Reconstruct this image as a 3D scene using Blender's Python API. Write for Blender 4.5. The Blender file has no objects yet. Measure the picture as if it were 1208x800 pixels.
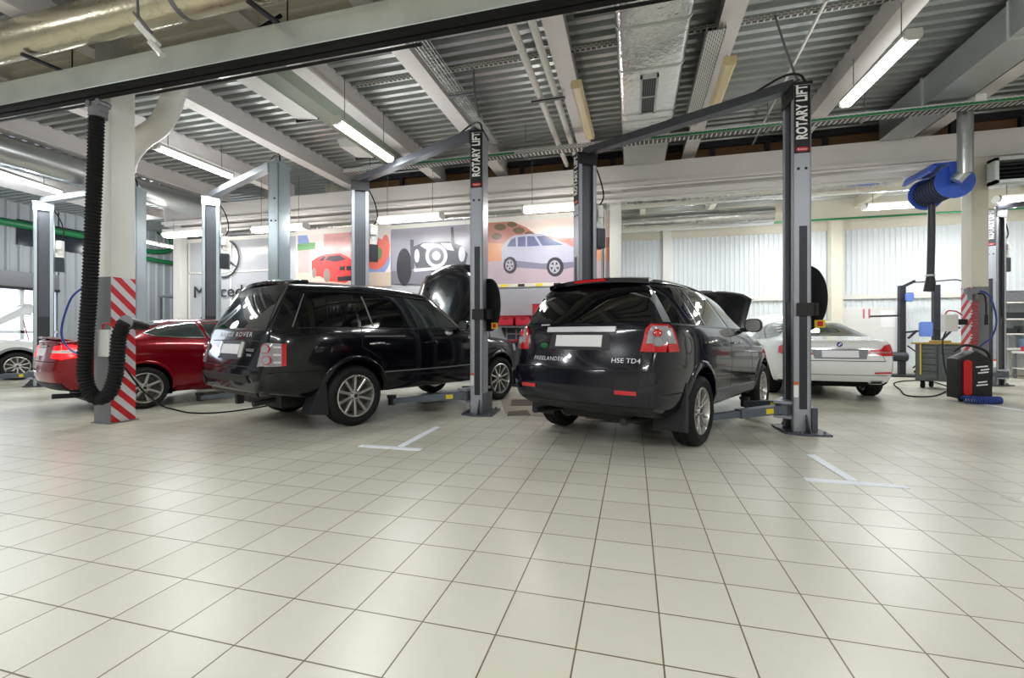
import bpy, bmesh, math, random
from mathutils import Vector, Matrix
from mathutils.bvhtree import BVHTree
random.seed(7)
PI = math.pi
sc = bpy.context.scene
COL = sc.collection
R = math.radians

# ---------------------------------------------------------------- camera geometry
CH, FPX, CX, HY, YAW = 1.15, 532.0, 604.0, 395.0, R(15.0)
CS, CC = math.sin(YAW), math.cos(YAW)
def ray(x, y):
    r = (x - CX) / FPX
    return Vector((r*CC - CS, r*CS + CC, (HY - y) / FPX))
def at_y(x, y, Y):
    d = ray(x, y); t = Y / d.y
    return Vector((d.x*t, Y, CH + d.z*t))
def at_z(x, y, Z):
    d = ray(x, y); t = (Z - CH) / d.z
    return Vector((d.x*t, d.y*t, Z))
def at_x(x, y, X):
    d = ray(x, y); t = X / d.x
    return Vector((X, d.y*t, CH + d.z*t))
def at_f(x, y, t):
    d = ray(x, y)
    return Vector((d.x*t, d.y*t, CH + d.z*t))

# ---------------------------------------------------------------- tags
def tag(o, label=None, cat=None, group=None, kind=None):
    if label: o['label'] = label
    if cat: o['category'] = cat
    if group: o['group'] = group
    if kind: o['kind'] = kind
    return o
def thing(name, label, cat, loc=(0, 0, 0), rz=0.0, group=None):
    o = bpy.data.objects.new(name, None)
    o.empty_display_size = 0.1
    COL.objects.link(o)
    o.location = loc; o.rotation_euler = (0, 0, rz)
    return tag(o, label, cat, group)
def copy_tree(o, parent=None):
    c = o.copy(); COL.objects.link(c)
    if parent is not None: c.parent = parent
    for ch in list(o.children): copy_tree(ch, c)
    return c

# ---------------------------------------------------------------- materials
def lin(c):
    return tuple(((v/255.0)/12.92 if v/255.0 <= 0.04045 else ((v/255.0+0.055)/1.055)**2.4) for v in c)
def mat(name, rgb, rough=0.5, metal=0.0, spec=0.5, coat=0.0, vary=0.06, scale=8.0, bump=0.0, bscale=60.0, emit=None, estr=0.0, rvary=0.08, trans=0.0, ior=1.45, alpha=1.0):
    m = bpy.data.materials.new(name); m.use_nodes = True
    nt = m.node_tree; p = nt.nodes['Principled BSDF']
    tc = nt.nodes.new('ShaderNodeTexCoord')
    nz = nt.nodes.new('ShaderNodeTexNoise'); nz.inputs['Scale'].default_value = scale; nz.inputs['Detail'].default_value = 4
    nt.links.new(tc.outputs['Object'], nz.inputs['Vector'])
    c = lin(rgb)
    mx = nt.nodes.new('ShaderNodeMix'); mx.data_type = 'RGBA'
    mx.inputs['A'].default_value = (*[max(0, v*(1-vary)) for v in c], 1)
    mx.inputs['B'].default_value = (*[min(1, v*(1+vary)) for v in c], 1)
    nt.links.new(nz.outputs['Fac'], mx.inputs['Factor'])
    nt.links.new(mx.outputs['Result'], p.inputs['Base Color'])
    mr = nt.nodes.new('ShaderNodeMapRange')
    mr.inputs['To Min'].default_value = max(0.01, rough*(1-rvary)); mr.inputs['To Max'].default_value = min(1, rough*(1+rvary))
    nt.links.new(nz.outputs['Fac'], mr.inputs['Value']); nt.links.new(mr.outputs['Result'], p.inputs['Roughness'])
    p.inputs['Metallic'].default_value = metal
    p.inputs['Specular IOR Level'].default_value = spec
    p.inputs['Coat Weight'].default_value = coat
    p.inputs['Coat Roughness'].default_value = 0.03
    p.inputs['Transmission Weight'].default_value = trans
    p.inputs['IOR'].default_value = ior
    p.inputs['Alpha'].default_value = alpha
    if emit:
        p.inputs['Emission Color'].default_value = (*lin(emit), 1); p.inputs['Emission Strength'].default_value = estr
    if bump > 0:
        n2 = nt.nodes.new('ShaderNodeTexNoise'); n2.inputs['Scale'].default_value = bscale; n2.inputs['Detail'].default_value = 3
        nt.links.new(tc.outputs['Object'], n2.inputs['Vector'])
        b = nt.nodes.new('ShaderNodeBump'); b.inputs['Strength'].default_value = bump; b.inputs['Distance'].default_value = 0.02
        nt.links.new(n2.outputs['Fac'], b.inputs['Height']); nt.links.new(b.outputs['Normal'], p.inputs['Normal'])
    return m
def node(nt, t, **kw):
    n = nt.nodes.new(t)
    for k, v in kw.items(): setattr(n, k, v)
    return n

M = {}
M['white_paint'] = mat('white_paint', (222, 220, 214), 0.45, vary=0.04)
M['cream_paint'] = mat('cream_paint', (218, 213, 196), 0.5, vary=0.06)
M['beam_white'] = mat('beam_white', (236, 231, 229), 0.5, vary=0.05, scale=2)
M['galv'] = mat('galvanised', (186, 190, 190), 0.32, metal=0.85, vary=0.12, scale=5, rvary=0.3)
M['galv_dull'] = mat('galvanised_dull', (200, 206, 202), 0.38, metal=0.6, vary=0.16, scale=3, rvary=0.3)
M['foil'] = mat('foil', (222, 222, 220), 0.22, metal=0.95, vary=0.06, bump=0.6, bscale=12)
M['foil_warm'] = mat('foil_warm', (206, 198, 174), 0.28, metal=0.9, vary=0.08, bump=0.25, bscale=10)
M['black'] = mat('black_plastic', (22, 22, 24), 0.45, vary=0.15)
M['rubber'] = mat('rubber', (26, 26, 27), 0.75, vary=0.2, spec=0.25)
M['dark_metal'] = mat('dark_metal', (52, 54, 60), 0.4, metal=0.3)
M['lift_grey'] = mat('lift_grey', (166, 169, 178), 0.38, metal=0.25, vary=0.05)
M['lift_dark'] = mat('lift_dark', (84, 86, 94), 0.4, metal=0.3, vary=0.06)
M['lift_arm'] = mat('lift_arm_grey', (92, 100, 110), 0.42, metal=0.2, vary=0.1)
M['zinc'] = mat('zinc_plate', (172, 184, 190), 0.3, metal=0.75, vary=0.08, scale=3)
M['sticker_black'] = mat('sticker_black', (18, 18, 20), 0.35)
M['sticker_white'] = mat('sticker_white', (240, 240, 240), 0.4, vary=0.02)
M['sticker_red'] = mat('sticker_red', (205, 30, 38), 0.4)
M['yellow'] = mat('yellow', (228, 205, 40), 0.45)
M['orange'] = mat('orange', (222, 110, 30), 0.4)
M['red_plastic'] = mat('red_plastic', (190, 24, 28), 0.35)
M['chrome'] = mat('chrome', (205, 206, 208), 0.14, metal=1.0, vary=0.02)
M['silver'] = mat('silver_rim', (192, 190, 186), 0.28, metal=0.75, vary=0.04)
M['blue'] = mat('blue_enamel', (58, 96, 200), 0.35, vary=0.08)
M['blue_hose'] = mat('blue_hose', (40, 62, 140), 0.4)
M['green_pipe'] = mat('green_pipe', (28, 112, 66), 0.4)
M['brown_panel'] = mat('brown_panel', (128, 96, 66), 0.7, vary=0.15, scale=3)
M['steel_grey'] = mat('steel_grey', (120, 122, 126), 0.4, metal=0.3)
M['cabinet_grey'] = mat('cabinet_grey', (98, 104, 106), 0.45)
M['wood'] = mat('wood_top', (176, 150, 84), 0.5, vary=0.2, scale=20)
M['white_plastic'] = mat('white_plastic', (226, 226, 222), 0.4, vary=0.03)
M['red_box'] = mat('red_box', (205, 44, 62), 0.5)
M['lamp_on'] = mat('lamp_on', (255, 255, 250), 0.4, emit=(255, 250, 236), estr=9.0)
M['lamp_green'] = mat('lamp_on_cool', (240, 255, 245), 0.4, emit=(238, 255, 240), estr=7.0)
M['lamp_off'] = mat('lamp_off_cover', (222, 206, 160), 0.35, vary=0.06)

# ---------------------------------------------------------------- mesh builder
class MB:
    def __init__(s):
        s.v = []; s.f = []; s.m = []
    def add(s, vs, fs, mi=0):
        b = len(s.v); s.v += [tuple(v) for v in vs]
        for f in fs: s.f.append(tuple(b+i for i in f)); s.m.append(mi)
        return s
    def box(s, lo, hi, mi=0, mtx=None):
        x0, y0, z0 = lo; x1, y1, z1 = hi
        vs = [(x0,y0,z0),(x1,y0,z0),(x1,y1,z0),(x0,y1,z0),(x0,y0,z1),(x1,y0,z1),(x1,y1,z1),(x0,y1,z1)]
        if mtx is not None: vs = [mtx @ Vector(v) for v in vs]
        return s.add(vs, [(0,3,2,1),(4,5,6,7),(0,1,5,4),(1,2,6,5),(2,3,7,6),(3,0,4,7)], mi)
    def cbox(s, c, d, mi=0, mtx=None):
        return s.box([c[i]-d[i]/2 for i in range(3)], [c[i]+d[i]/2 for i in range(3)], mi, mtx)
    def bar(s, p0, p1, w, h, mi=0, up=(0,0,1)):
        p0 = Vector(p0); p1 = Vector(p1); d = (p1-p0); L = d.length; d.normalize()
        u = Vector(up)
        if abs(d.dot(u)) > 0.98: u = Vector((0, 1, 0))
        a = d.cross(u).normalized(); b = a.cross(d).normalized()
        vs = []
        for p in (p0, p1):
            for sa, sb in ((-1,-1),(1,-1),(1,1),(-1,1)): vs.append(p + a*(sa*w/2) + b*(sb*h/2))
        return s.add(vs, [(0,1,2,3)[::-1],(4,5,6,7),(0,1,5,4),(1,2,6,5),(2,3,7,6),(3,0,4,7)], mi)
    def cyl(s, p0, p1, r, n=16, mi=0, r1=None, cap=True):
        return s.tube([p0, p1], r, n, mi, rad=[r, r if r1 is None else r1], cap=cap)
    def tube(s, path, r, n=10, mi=0, rad=None, cap=True, closed=False):
        P = [Vector(p) for p in path]; k = len(P)
        if rad is None: rad = [r]*k
        tang = []
        for i in range(k):
            if closed: t = P[(i+1)%k]-P[i-1]
            else: t = P[min(i+1,k-1)]-P[max(i-1,0)]
            if t.length < 1e-9: t = Vector((0,0,1))
            tang.append(t.normalized())
        u = Vector((0,0,1)) if abs(tang[0].z) < 0.9 else Vector((1,0,0))
        a = tang[0].cross(u).normalized()
        vs = []
        for i in range(k):
            t = tang[i]; a = (a - t*a.dot(t))
            if a.length < 1e-6: a = t.orthogonal()
            a.normalize(); b = t.cross(a)
            for j in range(n):
                th = 2*PI*j/n
                vs.append(P[i] + a*(math.cos(th)*rad[i]) + b*(math.sin(th)*rad[i]))
        fs = []
        for i in range(k if closed else k-1):
            i2 = (i+1) % k
            for j in range(n):
                j2 = (j+1) % n
                fs.append((i*n+j, i*n+j2, i2*n+j2, i2*n+j))
        if cap and not closed:
            fs.append(tuple(range(n))[::-1]); fs.append(tuple((k-1)*n+j for j in range(n)))
        return s.add(vs, fs, mi)
    def lathe(s, prof, n=32, mi=0, mtx=None, axis='Z', closed=False):
        vs = []
        for r, z in prof:
            for j in range(n):
                th = 2*PI*j/n; c, q = r*math.cos(th), r*math.sin(th)
                v = Vector((c, q, z)) if axis == 'Z' else (Vector((c, z, q)) if axis == 'Y' else Vector((z, c, q)))
                vs.append(mtx @ v if mtx is not None else v)
        fs = []
        k = len(prof)
        for i in range(k if closed else k-1):
            i2 = (i+1) % k
            for j in range(n):
                j2 = (j+1) % n
                fs.append((i*n+j, i*n+j2, i2*n+j2, i2*n+j))
        if not closed:
            if prof[0][0] > 1e-5: fs.append(tuple(range(n))[::-1])
            if prof[-1][0] > 1e-5: fs.append(tuple((k-1)*n+j for j in range(n)))
        return s.add(vs, fs, mi)
    def prism(s, poly, fn, t0, t1, mi=0):
        """poly: 2D points; fn(u, v, t) -> 3D point; closed solid between t0 and t1."""
        n = len(poly)
        vs = [fn(u, v, t0) for u, v in poly] + [fn(u, v, t1) for u, v in poly]
        fs = [tuple(range(n))[::-1], tuple(n+i for i in range(n))]
        for i in range(n): fs.append((i, (i+1)%n, n+(i+1)%n, n+i))
        return s.add(vs, fs, mi)
    def mesh(s, name):
        me = bpy.data.meshes.new(name)
        me.from_pydata([tuple(v) for v in s.v], [], s.f)
        for p, mi in zip(me.polygons, s.m): p.material_index = mi
        return me
    def build(s, name, mats, parent=None, smooth=None, bevel=0.0, weld=False, kind=None, flip=True):
        me = s.mesh(name)
        for m in (mats if isinstance(mats, (list, tuple)) else [mats]): me.materials.append(m)
        bm = bmesh.new(); bm.from_mesh(me)
        if weld: bmesh.ops.remove_doubles(bm, verts=bm.verts, dist=1e-4)
        if bevel > 0:
            es = [e for e in bm.edges if len(e.link_faces) == 2 and e.calc_face_angle(0) > 0.6]
            bmesh.ops.bevel(bm, geom=es, offset=bevel, segments=2, affect='EDGES', profile=0.6, clamp_overlap=True)
        if flip: bmesh.ops.recalc_face_normals(bm, faces=bm.faces)
        if smooth is not None:
            for f in bm.faces: f.smooth = True
            for e in bm.edges:
                e.smooth = not (len(e.link_faces) != 2 or e.calc_face_angle(0) > R(smooth))
        bm.to_mesh(me); bm.free()
        o = bpy.data.objects.new(name, me); COL.objects.link(o)
        if parent is not None: o.parent = parent
        if kind: o['kind'] = kind
        return o
def struct(name, mb, mats, label=None, **kw):
    o = mb.build(name, mats, **kw); o['kind'] = 'structure'
    if label: o['label'] = label
    return o
def arc(cx, cy, r, a0, a1, n):
    return [(cx + r*math.cos(R(a0+(a1-a0)*i/n)), cy + r*math.sin(R(a0+(a1-a0)*i/n))) for i in range(n+1)]
def rrect(x0, y0, x1, y1, r, n=4):
    return arc(x1-r, y0+r, r, -90, 0, n) + arc(x1-r, y1-r, r, 0, 90, n) + arc(x0+r, y1-r, r, 90, 180, n) + arc(x0+r, y0+r, r, 180, 270, n)
def bez(pts, n=10):
    """Catmull-Rom through points."""
    P = [Vector(p) for p in pts]; out = []
    for i in range(len(P)-1):
        p0 = P[max(i-1,0)]; p1 = P[i]; p2 = P[i+1]; p3 = P[min(i+2, len(P)-1)]
        for k in range(n):
            t = k/n
            out.append(0.5*((2*p1) + (p2-p0)*t + (2*p0-5*p1+4*p2-p3)*t*t + (3*p1-p0-3*p2+p3)*t*t*t))
    out.append(P[-1]); return out
_tc = {}
def text_mesh(txt, size=1.0, align='CENTER', shear=0.0, extrude=0.0, space=1.0, heavy=0.0):
    cu = bpy.data.curves.new('lettering', 'FONT'); cu.body = txt; cu.size = size; cu.align_x = align; cu.align_y = 'CENTER'
    cu.shear = shear; cu.extrude = extrude; cu.space_character = space; cu.offset = heavy; cu.resolution_u = 3
    o = bpy.data.objects.new('lettering', cu); COL.objects.link(o)
    bpy.context.view_layer.update()
    me = bpy.data.meshes.new_from_object(o.evaluated_get(bpy.context.evaluated_depsgraph_get()))
    bpy.data.objects.remove(o); bpy.data.curves.remove(cu)
    return me
def lettering(name, txt, size, m, mtx, parent=None, bold=0.0, sx=1.0, **kw):
    """Letters in the local xy plane of mtx, facing its +z."""
    me = text_mesh(txt, size, **kw); me.name = name
    me.transform(mtx @ Matrix.Diagonal((sx, 1, 1, 1)))
    me.materials.clear(); me.materials.append(m)
    o = bpy.data.objects.new(name, me); COL.objects.link(o)
    if parent is not None: o.parent = parent
    return o
def frame_mtx(o, x, y):
    x = Vector(x).normalized(); y = Vector(y); y = (y - x*y.dot(x)).normalized(); z = x.cross(y)
    m = Matrix((x, y, z)).transposed().to_4x4(); m.translation = Vector(o); return m
# ================================================================ CAMERA, COLOUR
cam = bpy.data.cameras.new('camera'); cam.sensor_width = 36.0; cam.lens = FPX/1208*36.0
cam.shift_y = -(400-HY)/1208.0*1.0; cam.clip_start = 0.05; cam.clip_end = 200
camo = bpy.data.objects.new('camera', cam); COL.objects.link(camo)
camo.location = (0, 0, CH); camo.rotation_euler = (PI/2, 0, YAW)
sc.camera = camo
sc.view_settings.view_transform = 'Standard'; sc.view_settings.look = 'None'
sc.view_settings.gamma = 1.0; sc.view_settings.use_curve_mapping = False
sc.view_settings.exposure = 0.12
sc.cycles.use_denoising = True
sc.cycles.max_bounces = 8; sc.cycles.diffuse_bounces = 4; sc.cycles.glossy_bounces = 4
sc.cycles.caustics_reflective = False; sc.cycles.caustics_refractive = False
sc.cycles.sample_clamp_indirect = 6.0
w = bpy.data.worlds.new('world'); sc.world = w; w.use_nodes = True
w.node_tree.nodes['Background'].inputs['Color'].default_value = (0.75, 0.85, 1.0, 1)
w.node_tree.nodes['Background'].inputs['Strength'].default_value = 0.6

XL, XR, YF, YB, ZC = -18.5, 13.0, -6.0, 15.8, 5.25
YP = 10.2          # partition / column row

# ================================================================ FLOOR
def floor_mat():
    m = bpy.data.materials.new('floor_tiles'); m.use_nodes = True
    nt = m.node_tree; p = nt.nodes['Principled BSDF']; L = nt.links.new
    tc = node(nt, 'ShaderNodeTexCoord'); sx = node(nt, 'ShaderNodeSeparateXYZ'); L(tc.outputs['Object'], sx.inputs[0])
    def ma(op, a, b=None):
        n = node(nt, 'ShaderNodeMath', operation=op)
        for i, v in enumerate((a, b)):
            if v is None: continue
            if isinstance(v, (int, float)): n.inputs[i].default_value = v
            else: L(v, n.inputs[i])
        return n.outputs[0]
    u = ma('ADD', ma('DIVIDE', sx.outputs[0], 0.306), 102.66)
    v = ma('ADD', ma('DIVIDE', sx.outputs[1], 0.306), 94.60)
    du = ma('PINGPONG', u, 0.5); dv = ma('PINGPONG', v, 0.5)
    d = ma('MINIMUM', du, dv)
    mr = node(nt, 'ShaderNodeMapRange'); mr.inputs['From Min'].default_value = 0.0075; mr.inputs['From Max'].default_value = 0.0125
    L(d, mr.inputs['Value'])
    cb = node(nt, 'ShaderNodeCombineXYZ'); L(ma('FLOOR', u), cb.inputs[0]); L(ma('FLOOR', v), cb.inputs[1])
    wn = node(nt, 'ShaderNodeTexWhiteNoise'); L(cb.outputs[0], wn.inputs['Vector'])
    nz = node(nt, 'ShaderNodeTexNoise'); nz.inputs['Scale'].default_value = 0.9; nz.inputs['Detail'].default_value = 6; L(tc.outputs['Object'], nz.inputs['Vector'])
    n3 = node(nt, 'ShaderNodeTexNoise'); n3.inputs['Scale'].default_value = 14; n3.inputs['Detail'].default_value = 5; L(tc.outputs['Object'], n3.inputs['Vector'])
    f = ma('ADD', ma('MULTIPLY', wn.outputs['Value'], 0.30), ma('ADD', ma('MULTIPLY', nz.outputs['Fac'], 0.45), ma('MULTIPLY', n3.outputs['Fac'], 0.3)))
    mx = node(nt, 'ShaderNodeMix', data_type='RGBA'); mx.inputs['A'].default_value = (*lin((196, 192, 174)), 1); mx.inputs['B'].default_value = (*lin((214, 211, 197)), 1)
    L(f, mx.inputs['Factor'])
    m2 = node(nt, 'ShaderNodeMix', data_type='RGBA'); m2.inputs['A'].default_value = (*lin((106, 88, 66)), 1)
    L(mr.outputs['Result'], m2.inputs['Factor']); L(mx.outputs['Result'], m2.inputs['B'])
    # brown workshop grime, patchy, where the cars are worked on
    n4 = node(nt, 'ShaderNodeTexNoise'); n4.inputs['Scale'].default_value = 0.8; n4.inputs['Detail'].default_value = 7; n4.inputs['Roughness'].default_value = 0.6; L(tc.outputs['Object'], n4.inputs['Vector'])
    g1 = node(nt, 'ShaderNodeMapRange'); g1.inputs['From Min'].default_value = 0.42; g1.inputs['From Max'].default_value = 0.68; L(n4.outputs['Fac'], g1.inputs['Value'])
    g2 = node(nt, 'ShaderNodeMapRange'); g2.inputs['From Min'].default_value = 3.9; g2.inputs['From Max'].default_value = 5.6; g2.inputs['To Max'].default_value = 0.5; L(sx.outputs[1], g2.inputs['Value'])
    m3 = node(nt, 'ShaderNodeMix', data_type='RGBA'); m3.inputs['B'].default_value = (*lin((112, 100, 78)), 1)
    L(ma('MULTIPLY', g1.outputs['Result'], g2.outputs['Result']), m3.inputs['Factor']); L(m2.outputs['Result'], m3.inputs['A'])
    L(m3.outputs['Result'], p.inputs['Base Color'])
    rr = node(nt, 'ShaderNodeMapRange'); rr.inputs['To Min'].default_value = 0.24; rr.inputs['To Max'].default_value = 0.36; L(nz.outputs['Fac'], rr.inputs['Value'])
    L(rr.outputs['Result'], p.inputs['Roughness'])
    p.inputs['Specular IOR Level'].default_value = 0.45
    b = node(nt, 'ShaderNodeBump'); b.inputs['Strength'].default_value = 0.25; b.inputs['Distance'].default_value = 0.004
    L(mr.outputs['Result'], b.inputs['Height']); L(b.outputs['Normal'], p.inputs['Normal'])
    return m
mb = MB(); mb.box((XL, YF, -0.15), (XR, YB, 0)); struct('floor', mb, floor_mat())
M['tape'] = mat('floor_tape', (240, 244, 250), 0.5, vary=0.08, scale=12)
def tape(pts, w, nm):
    b = MB()
    for a, c in pts: b.bar((a[0], a[1], 0.003), (c[0], c[1], 0.003), w, 0.006)
    struct(nm, b, M['tape'])
g = lambda x, y: at_z(x, y, 0)
tape([(g(473, 527), g(516, 504)), (g(425, 526), g(497, 531))], 0.075, 'trim_1')
tape([(g(1006, 567.5), g(956, 537)), (g(949, 566), g(1070, 575))], 0.08, 'trim_2')
tape([(g(1160, 477), g(1260, 494))], 0.07, 'trim_3')
# worn concrete patch and pit covers between the two black cars
M['concrete'] = mat('worn_concrete', (158, 146, 132), 0.6, vary=0.25, scale=6, bump=0.2, bscale=20)
M['pit_cover'] = mat('pit_cover', (88, 78, 70), 0.55, metal=0.3, vary=0.3, scale=14)
b = MB(); b.prism([tuple(g(*p)[:2]) for p in ((590, 470), (690, 474), (780, 488), (742, 500), (640, 492), (596, 488))], lambda u, v, t: (u, v, t), 0.0005, 0.003)
struct('trim_4', b, M['concrete'])
b = MB()
for q in (((604, 472), (628, 472), (632, 479), (602, 479)), ((600, 486), (622, 484), (626, 490), (598, 491)), ((700, 486), (735, 488), (732, 497), (690, 494))):
    b.prism([tuple(g(*p)[:2]) for p in q], lambda u, v, t: (u, v, t), 0.003, 0.006)
struct('trim_5', b, M['pit_cover'])

# ================================================================ CEILING (ribbed steel deck)
M['deck'] = mat('steel_deck', (190, 194, 192), 0.36, metal=0.9, vary=0.1, scale=1.2, rvary=0.25)
b = MB(); prof = []; per, y = 0.20, YF
while y < YB + 0.3:
    prof += [(y, ZC+0.085), (y+0.08, ZC+0.085), (y+0.10, ZC), (y+0.18, ZC)]; y += per
n = len(prof); vs = []
for x in (XL-0.2, XR+0.2): vs += [(x, q[0], q[1]) for q in prof]
vs += [(XL-0.2, prof[0][0], ZC+0.25), (XL-0.2, prof[-1][0], ZC+0.25), (XR+0.2, prof[0][0], ZC+0.25), (XR+0.2, prof[-1][0], ZC+0.25)]
fs = [(i, i+1, n+i+1, n+i) for i in range(n-1)] + [(2*n, 2*n+1, 2*n+3, 2*n+2)]
b.add(vs, fs); struct('ceiling', b, M['deck'], flip=False)

# ================================================================ WALLS
def corr(p0, p1, z0, z1, per=0.12, d=0.025, thick=0.1, inward=1):
    """Ribbed cladding along p0-p1 (plan), ribs vertical; inward = side the ribs face."""
    b = MB(); p0 = Vector((*p0, 0)); p1 = Vector((*p1, 0)); L = (p1-p0).length; t = (p1-p0)/L; nrm = Vector((-t.y, t.x, 0))*inward
    s = 0; pf = []
    while s < L:
        for a, o in ((0, 0), (0.55, 0), (0.68, d), (0.87, d)): pf.append((min(s+a*per, L), o))
        s += per
    pf.append((L, 0)); n = len(pf)
    vs = [p0+t*a+nrm*o+Vector((0, 0, z)) for z in (z0, z1) for a, o in pf]
    fs = [(i, i+1, n+i+1, n+i) for i in range(n-1)]
    b.add(vs, fs)
    k = len(b.v); q = [p0-nrm*thick, p1-nrm*thick]
    b.add([q[0]+Vector((0,0,z0)), q[1]+Vector((0,0,z0)), q[1]+Vector((0,0,z1)), q[0]+Vector((0,0,z1))], [(0,1,2,3)])
    return b
M['clad_white'] = mat('white_cladding', (222, 228, 230), 0.45, vary=0.03, scale=1.5)
M['clad_grey'] = mat('grey_cladding', (168, 174, 178), 0.45, vary=0.06, scale=1.5)
M['wall_plain'] = mat('plain_wall', (214, 212, 204), 0.6, vary=0.04, scale=1)
struct('wall_back', corr((XL, YB), (XR, YB), 0, 4.32, 0.14, 0.022, inward=-1), M['clad_white'], flip=False)
b = MB(); b.box((XL, YB-0.06, 4.32), (XR, YB+0.1, ZC)); struct('trim_6', b, M['cream_paint'])      # cream header above the cladding
b = MB(); b.box((-0.5, YB-0.09, 2.22), (XR, YB-0.02, 2.36)); b.box((-0.5, YB-0.09, 0.02), (XR, YB-0.02, 0.18)); struct('trim_7', b, M['white_paint'])
b = MB(); b.box((5.72, YB-0.34, 0), (6.02, YB-0.04, 4.6)); struct('column_back_wall', b, M['cream_paint'])
b = MB(); b.box((0.95, YB-0.3, 0), (1.2, YB-0.04, 4.6)); struct('column_back_wall', b, M['white_paint'])
b = MB(); b.box((XR, YF, 0), (XR+0.1, YB, ZC)); struct('wall_right', b, M['wall_plain'])
b = MB(); b.box((XL, YF-0.1, 0), (XR, YF, ZC)); struct('wall_front', b, M['wall_plain'])
# left wall: ribbed, with a bright doorway far left
DY0, DY1, DZ = 4.6, 10.6, 2.62
struct('wall_left', corr((XL, DY1), (XL, YB), 0, ZC, 0.3, 0.05, inward=-1), M['clad_grey'], flip=False)
struct('wall_left.001', corr((XL, YF), (XL, DY0), 0, ZC, 0.3, 0.05, inward=-1), M['clad_grey'], flip=False)
struct('wall_left.002', corr((XL, DY0), (XL, DY1), DZ+0.5, ZC, 0.3, 0.05, inward=-1), M['clad_grey'], flip=False)
b = MB(); b.box((XL-0.1, DY0, DZ), (XL+0.06, DY1, DZ+0.5)); struct('trim_8', b, M['steel_grey'])
b = MB(); b.box((XL-0.02, DY0, DZ-0.06), (XL+0.1, DY1, DZ+0.02)); struct('trim_9', b, M['black'])
b = MB()
for yy in (6.0, 7.4, 8.8, 9.7): b.box((XL-0.12, yy-0.05, 0), (XL-0.02, yy+0.05, DZ))
b.box((XL-0.12, DY0, 1.2), (XL-0.02, DY1, 1.28)); b.box((XL-0.12, DY0, 0), (XL-0.02, DY1, 0.1))
dr = struct('door_1', b, M['white_plastic'])
M['daylight'] = mat('daylight_panel', (225, 235, 255), 0.4, emit=(214, 226, 255), estr=1.6)
b = MB(); b.box((XL-0.2, DY0, 0), (XL-0.14, DY1, DZ)); o = b.build('pane', M['daylight'], dr)
b = MB(); b.box((XL, 9.55, 3.95), (XL+0.06, 11.6, 4.75)); struct('window_1', b, mat('dark_window', (40, 46, 54), 0.15, vary=0.1))
# partition wall with banners, in the plane of the column row
M['partition'] = mat('glossy_partition', (184, 186, 192), 0.14, vary=0.05, scale=2, spec=0.6)
b = MB(); b.box((-12.5, YP, 0), (-0.55, YP+0.08, 3.86))
struct('wall_partition', b, M['partition'])
b = MB()
b.box((-12.5, YP-0.03, 3.8), (-0.55, YP+0.1, 3.9))
for xx in (-12.4, -10.9, -9.4, -0.6): b.box((xx-0.025, YP-0.02, 0), (xx+0.025, YP, 3.8))
b.box((-12.5, YP-0.02, 1.5), (-7.2, YP, 1.54)); b.box((-12.5, YP-0.02, 2.9), (-8.9, YP, 2.94))
struct('trim_10', b, M['white_paint'])
# upper infill above the big beam
b = MB()
b.box((-6.9, YP+0.25, 4.7), (XR, YP+0.3, ZC+0.02)); struct('wall_upper', b, M['brown_panel'])
b = MB()
xx = -6.8
while xx < XR: b.box((xx, YP+0.17, 4.7), (xx+0.09, YP+0.25, ZC)); xx += 1.05
b.box((-6.9, YP+0.15, 5.14), (XR, YP+0.25, 5.24)); struct('trim_11', b, M['dark_metal'])
# dark corridor side far left
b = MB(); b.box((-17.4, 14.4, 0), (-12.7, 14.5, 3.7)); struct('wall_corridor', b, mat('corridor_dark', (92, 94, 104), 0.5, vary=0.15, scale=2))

# ================================================================ COLUMNS AND BEAMS
PXW, PYW = -6.65, 4.43
b = MB(); b.box((PXW-0.14, PYW-0.15, 0), (PXW+0.14, PYW+0.15, ZC))
struct('column_front', b, M['white_paint'], bevel=0.012)
M['stripes'] = None
def stripe_mat():
    m = bpy.data.materials.new('warning_stripes'); m.use_nodes = True
    nt = m.node_tree; p = nt.nodes['Principled BSDF']; L = nt.links.new
    tc = node(nt, 'ShaderNodeTexCoord'); sx = node(nt, 'ShaderNodeSeparateXYZ'); L(tc.outputs['Object'], sx.inputs[0])
    a = node(nt, 'ShaderNodeMath', operation='MULTIPLY_ADD'); L(sx.outputs[1], a.inputs[0]); a.inputs[1].default_value = 1.0; L(sx.outputs[2], a.inputs[2])
    d = node(nt, 'ShaderNodeMath', operation='DIVIDE'); L(a.outputs[0], d.inputs[0]); d.inputs[1].default_value = 0.21
    f = node(nt, 'ShaderNodeMath', operation='FRACT'); L(d.outputs[0], f.inputs[0])
    g_ = node(nt, 'ShaderNodeMath', operation='GREATER_THAN'); L(f.outputs[0], g_.inputs[0]); g_.inputs[1].default_value = 0.5
    nz = node(nt, 'ShaderNodeTexNoise'); nz.inputs['Scale'].default_value = 9
    mx = node(nt, 'ShaderNodeMix', data_type='RGBA'); mx.inputs['A'].default_value = (*lin((206, 206, 210)), 1); mx.inputs['B'].default_value = (*lin((196, 32, 40)), 1)
    L(g_.outputs[0], mx.inputs['Factor']); L(mx.outputs['Result'], p.inputs['Base Color']); p.inputs['Roughness'].default_value = 0.45
    return m
M['stripes'] = stripe_mat()
b = MB(); b.box((PXW+0.14, PYW-0.15, 0.01), (PXW+0.146, PYW+0.15, 1.90)); struct('trim_12', b, M['stripes'])
b = MB(); b.box((PXW-0.14, PYW-0.158, 0.01), (PXW+0.147, PYW-0.15, 1.90)); struct('trim_13', b, M['steel_grey'])
b = MB(); b.box((PXW-0.17, PYW-0.18, 0), (PXW+0.17, PYW+0.18, 0.012)); struct('trim_14', b, M['steel_grey'])
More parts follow.
